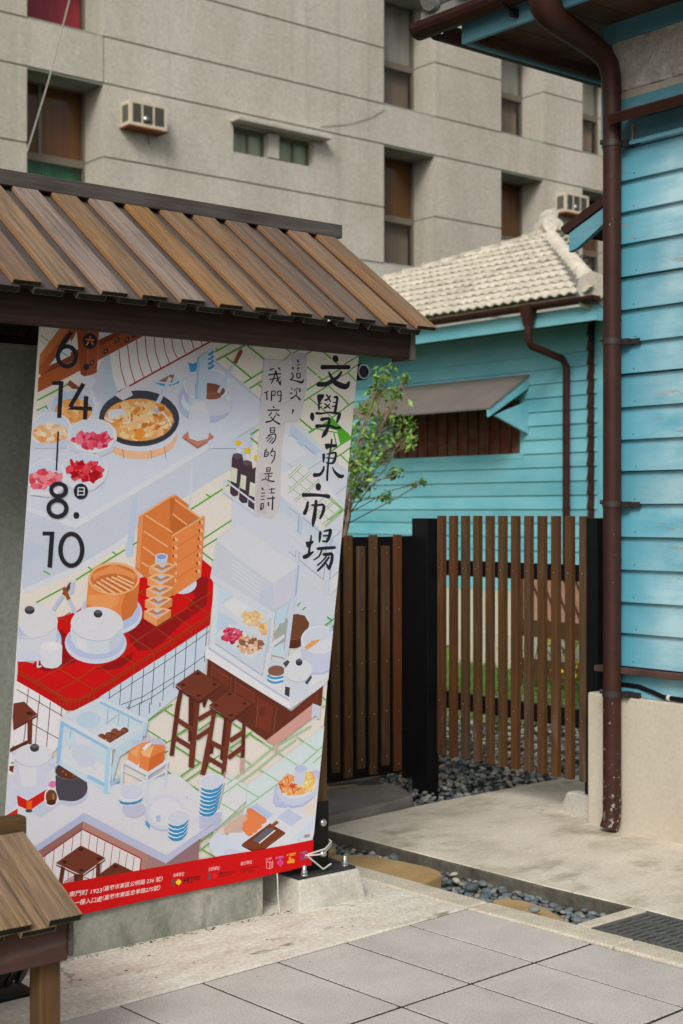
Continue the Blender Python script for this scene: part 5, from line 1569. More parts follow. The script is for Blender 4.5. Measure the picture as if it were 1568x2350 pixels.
# tiled fronts of the counter
at_crop('D')
P('b3c7dd', '225,1598 347,1518 390,1491 478,1433 466,1545 420,1582 335,1652 290,1665 225,1625'); P('d3d2d7', '20,1562 38,1563 85,1590 125,1614 150,1630 150,1690 130,1715 20,1830')
at_crop('C1')
DK = '343036'
for s_ in ('990,1040 990,1120', '1095,980 1085,1175', '1200,912 1185,1175', '1303,845 1285,1175', '1400,785 1375,1175', '1500,715 1480,1140', '1598,655 1578,1020', '1695,590 1675,960', '1790,520 1765,910', '1885,460 1860,780'):
    L(DK, 6, s_)
for s_ in ('980,1120 1200,975 1400,850 1600,715 1790,585 1905,500', '1100,1175 1300,1100 1480,985 1680,860 1860,730', '1160,1215 1380,1110 1580,970'): L(DK, 6, s_)
for s_ in ('148,1040 380,1172', '255,1030 240,1175', '355,1090 350,1175', '455,1150 452,1175'): L('4a3034', 7, s_)
at_crop('D1')
for s_ in ('345,-10 318,362', '452,-10 420,388', '558,20 548,110', '232,165 212,345', '370,-5 568,108', '285,180 528,315', '240,0 232,40', '1180,10 1150,30', '1270,-20 1265,100', '1360,-20 1358,80', '1170,-10 1172,45', '1455,-20 1455,20'):
    L('4a3034', 7, s_)
# ---- steamer on its dish, mould box, boxes
at_crop('C1')
E('a6b6da', 1012, 330, 280, 195); E('b9c6dc', 1012, 345, 278, 190, 0); E('a3b3d8', 1012, 322, 262, 175)
P('db8045', '803,20 1268,20 1245,280 1190,370 1080,420 900,330 780,290'); P('c66c34', '1150,110 1268,30 1245,280 1190,370 1110,410 1100,280'); P('dd9258', '800,170 1060,165 1080,200 1070,250 1000,295 900,300 790,250')
E('e2a672', 1035, 18, 234, 150); E('c8703a', 1035, 22, 214, 132); P('da8a50', '830,-20 1035,-110 1240,-20 1200,60 1035,-30 870,60')
E('c06834', 1035, 62, 186, 86)
for s_ in ('850,75 962,148', '878,48 1050,160', '915,28 1120,150', '962,12 1172,126', '1012,2 1204,96', '1064,-4 1218,66'): L('e4b388', 17, s_)
# big mould box (B coordinates)
at_crop('B1')
E('bcc8dc', 1660, 1240, 130, 95); E('a9b9da', 1440, 1130, 120, 100)
P('cf7439', '1260,625 1545,442 1600,428 1720,520 1566,800 1550,1340 1400,1260 1228,1100')
P('b9622c', '1545,450 1600,470 1810,625 1566,800 1545,780'); P('d97f45', '1565,800 1862,618 1830,1180 1577,1352 1548,1300')
P('c56c35', '1600,470 1810,632 1700,700 1568,600'); P('d98a52', '1262,640 1300,620 1268,1110 1230,1085')
for s_ in ('1320,612 1568,772', '1305,760 1525,902', '1295,902 1415,988', '1285,1045 1350,1085'): L('e4a878', 13, s_)
for s_ in ('1262,628 1545,445', '1565,800 1862,620', '1590,470 1812,630', '1545,445 1600,428', '1568,600 1700,700'): L('e2a06a', 15, s_)
for k in range(3): L('bd6730', 5, f'1565,{930+k*145} 1845,{755+k*145}')
for k in range(7):
    y = 655 + k * 75
    P('e6b082', f'{1828-k*5},{y} {1850-k*5},{y+14} {1850-k*5},{y+44} {1828-k*5},{y+34}'); P('7a3a1c', f'{1812-k*5},{y+8} {1826-k*5},{y+16} {1824-k*5},{y+40} {1810-k*5},{y+32}')
    if k < 6: P('e6b082', f'{1590-k*3},{y+158} {1618-k*3},{y+172} {1618-k*3},{y+202} {1590-k*3},{y+190}'); P('7a3a1c', f'{1574-k*3},{y+168} {1588-k*3},{y+176} {1586-k*3},{y+198} {1572-k*3},{y+190}')
P('a3bedc', '1410,995 1523,995 1512,1112 1460,1125 1406,1095'); E('b9cbe0', 1467, 992, 57, 31); E('8090c2', 1467, 994, 45, 23)
at_crop('C1')
for k in range(5):
    dx, dy = 12 * (4 - k) - 0, -103 * (4 - k)
    def q(*l): return ' '.join(f'{a+dx},{b_+dy}' for a, b_ in l)
    P('e4ad80', q((1303, 318), (1372, 285), (1485, 285), (1553, 305), (1422, 392)))
    P('9cc0e0', q((1340, 322), (1380, 302), (1475, 302), (1515, 312), (1425, 368)))
    P('c07a48', q((1340, 322), (1385, 300), (1425, 330), (1480, 300), (1515, 312), (1500, 322), (1425, 352), (1360, 330)))
    P('8cb8de', q((1362, 330), (1425, 352), (1495, 324), (1425, 368)))
    P('dd945e', q((1303, 320), (1422, 392), (1418, 456), (1302, 384))); P('c97c46', q((1422, 392), (1553, 306), (1549, 372), (1418, 456)))
# ---- lidded pots
E('a8b6d9', 335, 590, 222, 185); P('b9c6dc', '160,690 360,690 500,650 540,560 550,620 470,720 340,780 160,785'); P('bfc8d4', '150,560 420,540 520,430 505,600 450,660 360,690 150,692')
L('a6b6da', 30, '480,312 570,180'); L('6a3a26', 34, '577,170 648,62'); L('8c4c2c', 34, '625,212 575,102'); L('a9b9da', 30, '692,352 628,222'); P('a3bede', '640,70 680,40 665,150 630,165')
E('c6cad2', 345, 415, 178, 158); L('aab3cc', 7, '150,572 300,570 420,540 500,470', True)
P('b9bfcb', '185,545 300,548 180,572'); E('36363e', 268, 312, 46, 38); E('55555e', 268, 298, 40, 20)
P('c5cbd5', '362,640 562,640 556,800 520,835 470,846 400,836 366,800'); E('ccd1d9', 463, 640, 99, 42); E('d3d6dc', 470, 628, 36, 16); L('b9c3d6', 16, '380,742 342,762 336,836 375,822')
E('a9b7da', 866, 612, 282, 188); E('bac6dc', 866, 622, 274, 178); E('a6b5da', 866, 600, 262, 160)
P('bcc8d5', '638,470 1116,455 1104,580 1050,660 960,705 870,715 780,702 690,655 640,580'); P('c8cdd4', '690,560 780,590 780,700 700,655'); P('afc0d2', '1000,560 1108,500 1100,590 1040,665 980,690')
E('c5cad3', 878, 434, 239, 157); L('a3b2cc', 7, '648,490 740,560 878,592 1010,565 1105,480', True)
E('34343c', 888, 342, 40, 36); E('585860', 887, 325, 35, 14)
# ---- display cart
at_crop('B2')
P('c2c8d2', '412,850 605,685 1148,1080 1140,1190 930,1330 545,966')
P('b5c1d0', '404,862 548,966 930,1245 940,1400 920,1500 345,1190 350,1160')
for k in range(5): L('c6cbd4', 9, f'550,{1020+k*40} 800,{1205+k*40}')
at_crop('C2')
P('b9bed3', '940,62 1145,-85 1132,185 925,325'); P('c0c6d2', '345,-5 402,5 905,305 890,372 370,48'); P('b0bdd2', '800,150 935,60 920,310 905,310 790,240')
P('afcadb', '420,85 898,345 880,560 832,912 383,612'); P('c5cad6', '378,55 427,88 386,612 338,642')
P('bfc8d5', '415,285 440,235 570,165 905,380 870,610'); P('c9cdd5', '465,255 575,195 700,275 600,370'); L('aab9d6', 8, '440,245 560,175')
P('bcc6d6', '440,300 860,580 860,620 420,320'); P('a9c3d8', '420,320 600,420 540,450 405,520')
P('c6cbd5', '405,520 530,430 860,640 720,760'); P('bac4d6', '400,560 720,780 840,690 840,760 830,905 388,612')
chips(['dcb987', 'd8a868', 'e2c79c', 'd6ae78'], 46, 740, 380, 100, 72, 30, 11); chips(['dcb080', 'd89858', 'e2c090'], 40, 900, 480, 115, 58, 30, 12)
chips(['c9385a', 'd85878', 'a81838', 'b82848'], 46, 548, 535, 100, 72, 30, 13); chips(['dcb9a2', 'e0c4ae', '8a5a44', 'd8a078', 'cfa890'], 46, 710, 620, 115, 85, 32, 14)
E('9aa49e', 1010, 505, 72, 140, 0.1); P('a9c8dc', '945,320 1072,238 1030,420 990,430 935,520'); P('c3cad6', '915,600 1030,530 1030,560 915,660')
P('6a4128', '1098,352 1150,345 1220,360 1265,430 1250,500 1190,565 1080,582'); P('58291a', '1080,582 1195,562 1192,640 1150,660 1074,660'); L('8a5a40', 5, '1080,582 1140,580 1195,560')
P('aecadc', '910,660 1030,600 1030,745 905,720'); P('c6ccd8', '385,606 832,918 830,985 300,735 296,640')
P('c3c9d5', '878,335 942,312 905,785 858,988 824,978 870,640'); P('aebcd8', '880,380 912,372 890,700 870,690'); P('b5c3dc', '1082,232 1128,212 1062,765 1022,752')
P('c9cdd6', '300,642 390,602 835,975 1078,725 1200,640 1485,780 1480,900 1395,1010 1090,1215 295,742')
P('d0d3d9', '295,650 1078,1150 1082,1222 298,745'); L('a9b6d4', 18, '330,655 830,985 1080,1140'); P('c3c8d3', '1078,1150 1475,880 1392,1010 1084,1222'); L('7fa9c4', 8, '385,610 830,912')
# wood front
P('5f2b1d', '322,752 1060,1215 1096,1238 1392,1004 1378,1180 1282,1308 952,1546 862,1502 690,1380 300,1100')
P('6d2f1f', '370,800 520,900 520,1010 360,910'); P('6d2f1f', '585,960 745,1060 745,1160 580,1060'); P('70301f', '790,1110 930,1190 900,1440 770,1380'); P('6a2d1e', '1130,1240 1340,1060 1330,1160 1130,1300')
for s_ in ('362,780 355,920', '540,920 530,1100', '580,930 575,1100', '755,1060 750,1160', '790,1100 770,1390', '960,1200 930,1460', '590,970 750,1075', '360,825 530,940', '1340,1060 1330,1180'): L('7f4230', 7, s_)
# pots on the stall
E('b7c1dc', 1350, 585, 168, 135); P('b4bddd', '1188,560 1510,585 1500,640 1480,850 1380,890 1280,885 1190,780 1180,680'); E('ccd0da', 1352, 582, 166, 132); E('bcc6da', 1352, 585, 152, 118); P('c6cbd6', '1210,640 1500,560 1480,640 1400,715 1300,712')
P('da9a62', '1213,650 1285,592 1368,576 1335,612 1240,678'); L('a9bedc', 26, '1455,510 1500,370'); L('8a4c36', 28, '1505,370 1530,300'); P('aab0d8', '1285,880 1380,890 1480,830 1475,870 1390,902 1290,905')
E('c3c9d8', 956, 835, 88, 78); E('b6c1d8', 956, 832, 78, 66); E('80584a', 958, 865, 80, 48); P('cdd1d9', '870,870 900,910 955,922 1025,905 1025,960 950,985 880,960')
L('3a92c4', 22, '876,905 910,928 960,934 1024,920', True); L('3a92c4', 20, '874,945 910,968 960,974 1024,958', True)
P('b9c7d8', '1028,880 1292,870 1272,985 1238,1100 1150,1125 1060,1108 1030,1000'); E('c6ccd5', 1160, 866, 132, 112); L('9faccc', 7, '1035,910 1090,955 1160,972 1230,955 1288,890', True)
E('34343c', 1168, 788, 31, 33); E('5a5a62', 1168, 772, 27, 12)
P('44444a', '1018,795 1060,766 1082,785 1045,838'); P('44444a', '1222,975 1282,905 1288,932 1242,996'); P('3c3c42', '1040,1010 1084,1020 1078,1108 1036,1085')
L(GRN, 12, '1148,272 1182,242'); L(GRN, 12, '1198,308 1232,282'); L(GRN, 12, '1408,450 1510,378'); L(GRN, 11, '1428,372 1470,402'); L(GRN, 10, '1470,468 1510,430'); L(GRN, 10, '1385,1110 1440,1160')

# ---- floor lines, lower middle
at_crop('D1'); 
for s_ in ('1343,150 1568,-5', '1498,48 1570,95', '1345,236 1522,348', '1508,358 1570,330', '1500,448 1535,430', '1528,618 1570,645', '1550,722 1570,712', '95,545 125,535', '108,382 130,398'): L(GRN, 13, s_)
at_crop('D2')
P('bcd0d6', '690,745 1425,190 1440,60 1420,300 1300,1100 1180,1180 600,1180 690,880'); P('c6cdd4', '480,620 690,745 690,880 400,1160 480,780')
for s_ in ('0,92 20,106', '28,382 252,528', '30,290 345,80', '240,240 350,160', '0,642 48,676', '0,716 268,525', '42,760 275,600', '118,710 240,782', '330,548 440,470', '322,562 480,655', '528,405 700,280', '400,110 470,65', '555,172 638,226', '675,290 732,252', '708,266 838,352', '528,420 640,490', '60,270 130,232', '410,90 480,128'): L(GRN, 13, s_)
for s_ in ('838,352 918,402', '500,735 730,560 920,400 1280,195', '470,822 790,590 960,445 1140,320', '660,505 725,548', '500,670 540,695', '590,728 800,856', '788,588 982,706', '968,440 1150,556', '1150,300 1338,428', '1198,546 1340,425 1388,378', '1298,536 1388,455', '800,856 982,722', '410,1150 610,998 800,858', '458,910 612,1002', '1370,200 1405,225', '1385,30 1420,0'): L(PG, 12, s_)
# stools
def stool1(ox, oy, k=1.0):
    pass
P('5d291b', '60,-140 100,-140 75,0 15,470 -25,470 30,0'); P('6a3020', '190,-60 238,-60 250,0 200,585 150,575 175,200'); P('552417', '150,-60 200,-60 185,330 148,340'); P('552417', '275,-60 330,-60 300,25 280,20')
for s_ in ('50,140 195,235', '20,300 182,398', '240,138 372,58', '222,312 352,222'): L('6a3020', 42, s_)
P('5d291b', '370,60 405,60 330,560 300,650 258,640'); P('6a3020', '365,80 405,80 300,640 260,632'); P('552417', '340,360 385,360 375,450 345,455'); P('552417', '478,120 520,120 470,515 438,500'); P('6a3020', '505,130 552,130 490,640 450,640'); P('5a271a', '652,70 680,70 665,490 628,490'); P('b99a92', '628,490 664,488 655,622 622,618'); P('a98a84', '476,620 496,612 484,745 474,745')
for s_ in ('345,340 482,412', '328,490 468,570', '530,335 655,252', '515,492 645,392'): L('6a3020', 42, s_)
at_crop('C2')
P('54241a', '25,1000 240,1145 440,1005 438,1025 240,1172 28,1020'); P('6d3423', '25,992 230,850 441,995 240,1142')
P('54241a', '338,1192 540,1322 726,1180 722,1200 540,1345 340,1208'); P('6d3423', '336,1182 525,1045 728,1168 540,1318')
for (x, y) in ((232, 890), (95, 992), (240, 1090), (385, 990), (525, 1078), (540, 1272), (400, 1180), (665, 1165)): E('3d1a10', x, y, 20, 11)
at_crop('D2')
P('c0968e', '860,332 1292,0 1282,130 952,378'); P('bca49e', '932,375 972,372 965,440 945,445 932,430'); P('b4bed2', '1292,-10 1372,20 1360,130 1322,135 1325,100 1282,130'); L('c6d3dc', 6, '690,745 1420,190'); L('a9c3d8', 6, '690,745 680,930')

# ---- left: stool, big pot, stove, sauce, black jar
at_crop('D1')
P('5d291b', '120,225 335,95 332,118 120,242'); P('6d3423', '100,-5 215,-25 336,90 118,232'); E('3d1a10', 262, 82, 28, 16)
P('6a3020', '245,150 292,140 285,365 262,370 245,350'); L('5d291b', 34, '80,430 250,345'); P('6a3020', '85,570 125,565 115,630 80,610')
at_crop('D')
P('c5cad4', '8,1890 20,1800 70,1770 125,1735 245,1800 330,1790 400,1772 508,1862 505,1878 380,1965 190,1866 70,1945 0,1985')
at_crop('D1')
P('b3bdd6', '270,880 420,850 560,900 480,960 350,1045 260,980'); E('b1bad3', 660, 830, 140, 100, -0.3)
P('b9bfd8', '100,440 190,390 200,410 140,460 115,470'); P('bbc2d8', '122,500 470,480 452,700 425,765 340,790 260,796 130,745'); P('c6ccd6', '160,560 330,570 320,790 200,770'); E('c6ccd6', 300, 468, 172, 105); L('aab4d0', 7, '130,510 200,555 300,573 400,545 468,480', True)
E('3c3c44', 308, 398, 42, 38); E('5c5c64', 308, 382, 38, 16); L('b5c0dc', 22, '440,560 490,548 480,575 405,608')
P('b9c3dd', '60,800 150,762 430,742 395,795 275,872 108,818'); P('c61a0e', '108,812 245,882 432,770 395,880 262,975 160,930 150,895 110,868'); P('e05c12', '234,890 286,880 280,960 236,970'); E('44444c', 255, 976, 32, 16)
P('bcc4de', '60,640 110,650 130,720 90,770 150,760 150,930 60,1010 40,900'); P('c61a0e', '40,1025 155,955 148,1050 40,1062')
E('cbd0da', 460, 850, 64, 90); P('cbd0da', '440,760 490,765 515,840 405,840'); E('6c3c22', 460, 848, 52, 68); E('4a2414', 458, 898, 42, 24); P('d8709e', '432,745 445,710 475,697 500,712 502,745 470,768'); P('a0704c', '470,820 488,822 486,870 468,866')
P('47434d', '498,650 780,600 790,700 770,790 710,850 620,885 530,875 500,780'); E('47434d', 645, 760, 146, 126); E('8c8c98', 635, 596, 146, 90, -0.1); E('3a3842', 636, 600, 138, 84, -0.1); E('5a3020', 634, 612, 116, 72, -0.05)
chips(['a9743c', '7c4a28', '8a5630'], 26, 634, 615, 95, 52, 9, 21)
# glass case with dishes
P('b3cbdc', '548,115 905,-60 1345,150 1310,280 1000,420 968,815 940,810 510,540'); P('c3ccd6', '600,350 960,545 945,740 520,500')
E('c0cad8', 803, 130, 140, 100); E('aac4da', 800, 140, 112, 78); P('c3cbd8', '668,250 820,330 820,380 720,390 680,330'); E('c3cad8', 1015, 300, 155, 110)
for (x, y, r_) in ((918, 302, 38), (985, 290, 40), (1038, 252, 36), (1080, 272, 36), (1128, 245, 38), (1035, 312, 40), (985, 330, 26)): E('6e3a24', x, y, r_, r_); E('844a30', x - 6, y - 8, r_ * 0.6, r_ * 0.5)
P('a9c8da', '1050,395 1300,240 1290,330 1080,480 1010,740 1005,600'); P('b9cbda', '870,360 970,405 960,450 880,420')
for s_ in ('960,175 1080,80', '978,10 965,180', '1078,90 1065,190', '1165,120 1158,215', '640,200 632,300', '630,370 625,410'): L('7fa59c', 6, s_)
L('8db6d8', 34, '560,150 520,545'); L('c6cdd8', 40, '556,128 1002,378'); L('8fb8d8', 26, '565,172 985,408'); L('bacbd8', 44, '1002,372 1335,165'); L('c0cdd8', 36, '905,-50 1335,158'); L('8fb8d8', 22, '905,-25 1290,165'); L('c0cdd8', 34, '905,-50 560,125'); L('9cc4dc', 52, '990,395 962,815'); L('b9d3dc', 16, '1010,410 985,810'); L('8fb8d8', 34, '790,655 945,735'); L('b9c6d8', 24, '590,345 960,548'); L('a3c3dc', 30, '1325,165 1305,285'); L('8fb8d8', 28, '1000,735 1110,660')
E('b7c6d8', 740, 420, 95, 55); P('b7c3da', '650,395 720,455 820,470 860,520 840,570 720,560 650,470')
# bread in a bag on a small rack
L('bccbe0', 24, '1110,522 1338,642 1530,522'); L('bccbe0', 20, '1112,525 1096,760'); L('bccbe0', 22, '1336,645 1320,890'); L('b5c6e0', 20, '1518,530 1500,770'); L('c3cddc', 16, '1110,600 1330,705 1520,600'); L('8f9fd0', 7, '1350,685 1475,600')
P('c9cdd6', '1115,520 1335,635 1525,520 1330,420'); P('adb6d6', '1195,325 1320,325 1335,245 1362,310 1470,308 1505,375 1500,420 1290,400 1210,400')
P('dd8a52', '1168,415 1290,345 1372,335 1340,370 1300,400 1290,500 1245,556 1158,500'); P('d67c42', '1270,430 1380,362 1490,368 1500,395 1488,525 1345,615 1262,572'); P('e6ab78', '1275,430 1400,372 1380,420 1360,485 1300,470'); P('c2642f', '1360,485 1490,420 1488,525 1345,615'); P('e2a06a', '1180,430 1280,370 1250,430 1240,480 1190,450'); P('cdd2de', '1290,400 1330,360 1375,345 1360,380 1310,420')
# bowl with blue rim
E('aeb7d2', 1215, 960, 108, 75); P('c6ccd8', '1072,830 1310,820 1290,880 1180,925 1090,905'); E('c9ced9', 1192, 808, 122, 84); E('b9c3d9', 1192, 800, 108, 70); P('3088ba', '1074,872 1120,892 1180,896 1250,880 1298,850 1282,885 1220,912 1150,918 1090,905')
# big lid, cups
E('aab6d6', 1500, 1000, 180, 165); E('bac5da', 1500, 985, 178, 160); E('c6ccd6', 1510, 985, 148, 130); P('3c90c0', '1322,1060 1362,1105 1362,1145 1325,1100'); L('bcc6dc', 26, '1345,895 1425,835 1470,850'); P('a3b0d4', '1420,1020 1460,1010 1460,1075 1425,1080')
at_crop('D2')
P('aab4d4', '250,1000 470,990 440,1080 260,1160'); L('b9c3da', 12, '180,1090 235,1040 240,1065 190,1105'); L('a9b3d4', 12, '130,840 140,870')
def stack(x, y, n, w, step, dxk):
    P('c9ced8', f'{x-w},{y} {x+w},{y-30} {x+w*0.72+dxk*n},{y+step*n+20} {x+dxk*n},{y+step*n+75} {x-w*0.72+dxk*n},{y+step*n+50}')
    E('c9ced8', x, y, w + 2, 76, -0.12); E('b9c3da', x, y + 2, w - 8, 66, -0.12)
    for k in range(n):
        ox = x + dxk * k; oy = y + 58 + step * k; ww = w * (0.93 - 0.025 * k)
        PP('3088ba', [(ox - ww, oy - 8), (ox - ww * 0.5, oy + 14), (ox, oy + 18), (ox + ww * 0.5, oy - 2), (ox + ww * 0.95, oy - 48), (ox + ww * 0.86, oy - 16), (ox + ww * 0.5, oy + 26), (ox, oy + 46), (ox - ww * 0.5, oy + 40), (ox - ww * 0.86, oy + 20)])
stack(368, 708, 7, 118, 37, -5)
stack(62, 1040, 4, 108, 38, -2)
# lower right counter with noodle pan, rolls, board
P('c3cad6', '640,1010 780,915 990,765 1345,790 1310,1180 1290,1260 745,1370 400,1420 470,1280'); P('d3c8ba', '1205,960 1330,860 1310,1020 1240,1030'); P('b3c9de', '1310,1060 1180,1175 1090,1260 1180,1250 1300,1150'); P('bccbde', '470,1290 640,1180 760,1130 700,1290 560,1370 480,1400')
P('a9b6da', '925,905 945,760 1000,700 1330,600 1360,620 1330,800 1210,930 1090,960 980,945'); E('b3bfdc', 1160, 770, 196, 160, -0.25); P('a3b0d6', '925,900 1000,915 1090,935 1200,920 1310,840 1300,870 1200,945 1090,960 960,945')
E('c3cbdc', 1160, 735, 180, 128, -0.25); P('dda468', '985,740 1010,680 1060,632 1110,650 1120,720 1170,750 1215,720 1230,620 1290,620 1325,680 1300,760 1200,830 1080,838 1000,790')
chips(['e09050', 'e8b078', 'dd8848', 'eac494', 'c64c2c'], 60, 1080, 745, 105, 90, 22, 31); chips(['e8c47c', 'e6b860', 'ecd096'], 36, 1255, 710, 68, 90, 26, 32)
for s_ in ('1060,660 1075,720', '990,740 1010,790', '1095,770 1130,740', '1105,780 1120,820', '1150,790 1180,765', '1040,700 1035,730'): L('9a2a20', 6, s_)
P('b6c1da', '1125,605 1150,560 1225,570 1230,610 1215,715 1180,752 1120,720'); E('a9b6d8', 1180, 590, 55, 34)
P('a9b9da', '680,960 780,908 940,1012 870,1065'); 
for k in range(7): L('8fb0d8', 6, f'{752+k*20},{952+k*14} {775+k*20},{940+k*14}')
P('b9a8a2', '480,1140 640,1020 690,1000 650,1180 500,1180')
for (a, b_, c_, d) in ((720, 985, 840, 1068), (700, 1045, 800, 1115), (690, 1095, 760, 1150), (680, 1140, 720, 1180)): L('da7c4a', 66, f'{a},{b_} {c_},{d}'); E('da7c4a', a, b_, 33, 33); E('da7c4a', c_, d, 33, 33)
for (x, y) in ((655, 1045), (610, 1085), (560, 1115), (520, 1150)): E('c6a89a', x, y, 38, 34)
P('c3cadb', '955,1045 1065,942 1225,1045 1100,1150'); P('aeb9d8', '970,1042 1066,958 1205,1046 1100,1130')
at_crop('E2')
P('5a2618', '648,112 748,165 848,150 1042,10 1040,25 848,168 745,182 648,130'); P('74381f', '648,110 905,-80 1042,8 845,150 748,165'); P('5c5e6a', '748,75 888,-42 952,-18 808,106'); L('d0d2d8', 11, '806,104 950,-14'); L('8c4c2e', 30, '915,-50 975,-95')
P('b9c9de', '350,70 420,0 650,90 640,140 400,240 345,110'); P('b3bedd', '490,165 560,150 700,185 480,225')
L(GRN, 12, '268,92 355,30 385,0'); L(GRN, 12, '262,172 352,100'); L(GRN, 11, '278,158 408,228'); L(GRN, 11, '388,-36 415,-22'); L(PG, 10, '1165,60 1168,105')
# ---- near table edge, red barred wall, stools
P('a9b3d6', '-47,215 470,-135 430,-45 272,60 -50,288'); P('8b6c72', '-50,288 270,55 245,262 0,305 -80,320')
at_crop('E1')
P('a9b3d4', '755,-185 1525,215 1518,288 745,-108'); P('a5afd2', '755,-185 300,130 340,170 745,-108'); P('ab7c72', '745,-108 1345,200 1335,345 1285,352 1285,240 740,-35'); P('8e635e', '745,-108 335,165 380,220 740,-35'); P('9c7876', '1345,200 1518,288 1600,300 1335,345')
P('cfccd0', '740,-35 1285,240 1278,360 850,430 560,480 380,560 330,300 385,215')
RL = 'a01220'
L(RL, 11, '330,255 385,215 740,-35 1288,240 1278,360')
for s_ in ('730,-20 725,110', '655,32 640,165', '570,92 555,222', '482,150 465,345', '400,205 385,300', '810,8 797,148', '880,45 868,182', '950,82 935,215', '1020,118 1000,305', '1090,155 1075,285', '1157,190 1140,325', '1222,225 1208,352', '920,270 912,400', '848,325 838,425', '617,350 608,440'): L(RL, 6, s_)
L(RL, 8, '570,455 665,395'); L(RL, 8, '755,405 820,430'); P('a08688', '580,460 665,405 670,450 600,470')
P('5f2b1c', '545,300 582,320 560,470 520,470'); P('522316', '665,370 750,385 745,450 665,455'); P('6a3020', '700,385 752,375 748,450 695,450'); P('5f2b1c', '870,290 912,270 905,395 866,400')
P('54241a', '497,285 735,398 955,240 952,258 735,412 500,300'); P('6d3423', '496,275 725,112 955,230 736,388'); P('64301f', '858,412 1045,272 1220,358 1000,420')
for (x, y) in ((728, 150), (893, 236), (577, 266), (733, 342), (1048, 312)): E('40190f', x, y, 22, 15)
# ---- red band
at_crop('D')
P(RED, '-80,2062 0,2048 140,2025 392,1984 517,1962 660,1940 740,1926 760,2160 -80,2200')

# ---- dates
at_crop('A1')
N = '26242b'
L(N, 39, '657,108 600,180 542,268'); ring(N, 613, 333, 83, 92, 40); E(N, 790, 430, 28, 30)
L(N, 36, '478,578 582,578'); L(N, 40, '560,562 541,899'); L(N, 40, '764,583 640,800'); P(N, '615,822 660,790 842,796 840,832'); L(N, 40, '787,698 775,914'); L(N, 15, '531,1022 512,1382')
E(N, 825, 192, 66, 74); L('c87c50', 13, '788,178 864,183'); L('c87c50', 13, '824,148 828,168'); L('c87c50', 14, '814,196 792,232'); L('c87c50', 14, '838,196 856,230')
at_crop('B1')
ring(N, 531, 384, 67, 58, 40); ring(N, 520, 552, 81, 76, 40); E(N, 695, 618, 28, 32)
L(N, 38, '387,785 492,785'); L(N, 41, '473,768 450,1096'); ring(N, 647, 932, 99, 146, 41)
E(N, 735, 396, 66, 73); L('bcc6d8', 10, '709,362 766,362 764,432'); L('bcc6d8', 10, '710,362 707,436'); L('bcc6d8', 9, '709,395 765,395'); L('bcc6d8', 9, '707,428 764,428')
# ---- brush lettering, title
at_crop('G5')
S('858,232,105 868,258,100'); S('630,397,88 740,395,76 970,396,78 1090,396,84'); S('965,485,42 905,570,58 800,640,70 680,700,82 560,704,92'); S('742,488,34 795,590,58 870,685,95 1040,745,104 1102,668,46')
P(BK, '530,892 560,880 652,882 655,922 600,1008 578,1042 610,1024 614,1046 578,1068 576,1112 612,1090 612,1112 576,1136 570,1170 552,1172 541,1120 545,1040 528,960')
S('700,892,28 745,960,30 768,1012,26; 766,912,28 720,970,34 682,988,44; 668,1052,26 760,1132,28; 746,1060,26 700,1110,28 662,1128,36; 845,935,44 888,935,48 886,1010,42 868,1110,50 850,1200,55; 816,1024,18 872,1030,22; 802,1098,24 860,1096,26')
S('520,1222,56 620,1226,36 730,1207,32 870,1222,48 935,1228,46 918,1290,64 886,1378,36; 438,1240,68 440,1300,82 447,1350,30; 610,1332,70 680,1318,52 745,1318,46 735,1390,48 705,1500,58 660,1580,80 612,1650,26; 520,1452,72 640,1446,50 740,1440,42 850,1482,48 940,1478,44')
at_crop('G6')
S('785,126,32 775,240,30 752,340,26 732,450,32 718,560,38 705,720,42 700,850,40; 638,398,54 638,460,50 634,535,18; 698,386,22 760,372,30 852,362,36 850,450,46 815,530,50 770,550,36 688,540,26; 692,452,28 760,456,22 832,462,30; 640,614,36 625,680,46 565,750,60 475,760,78; 795,622,20 845,712,48 930,782,74 982,780,60')
P(BK, '658,202 720,194 800,210 878,200 882,250 850,262 750,268 690,302 665,262')
E(BK, 540, 972, 50, 66); S('272,1116,72 450,1116,62 600,1126,54 722,1144,76; 348,1252,46 330,1350,60 292,1440,74; 498,1228,54 490,1330,62 468,1500,74 450,1600,66 442,1680,24; 428,1296,36 500,1302,40 618,1292,44 640,1345,56 620,1440,56 572,1535,40')
at_crop('G7')
S('410,500,26 402,600,36 368,800,42; 290,882,78 345,858,78 440,795,36; 576,440,46 570,520,50 562,615,26; 652,422,32 745,402,46 760,410,62 748,490,62 718,570,56 694,612,40; 636,506,30 725,500,32; 624,602,34 690,606,36; 535,735,52 680,725,60 838,716,52; 600,768,32 555,868,32 458,936,24; 640,838,52 710,836,60 785,836,56 784,950,58 736,1090,56; 682,1002,26 722,1075,52; 690,862,32 612,960,28 528,1030,32; 732,890,36 625,1030,42 528,1126,38')
P(BK, '303,612 380,600 455,592 456,622 402,682 350,720 328,704')
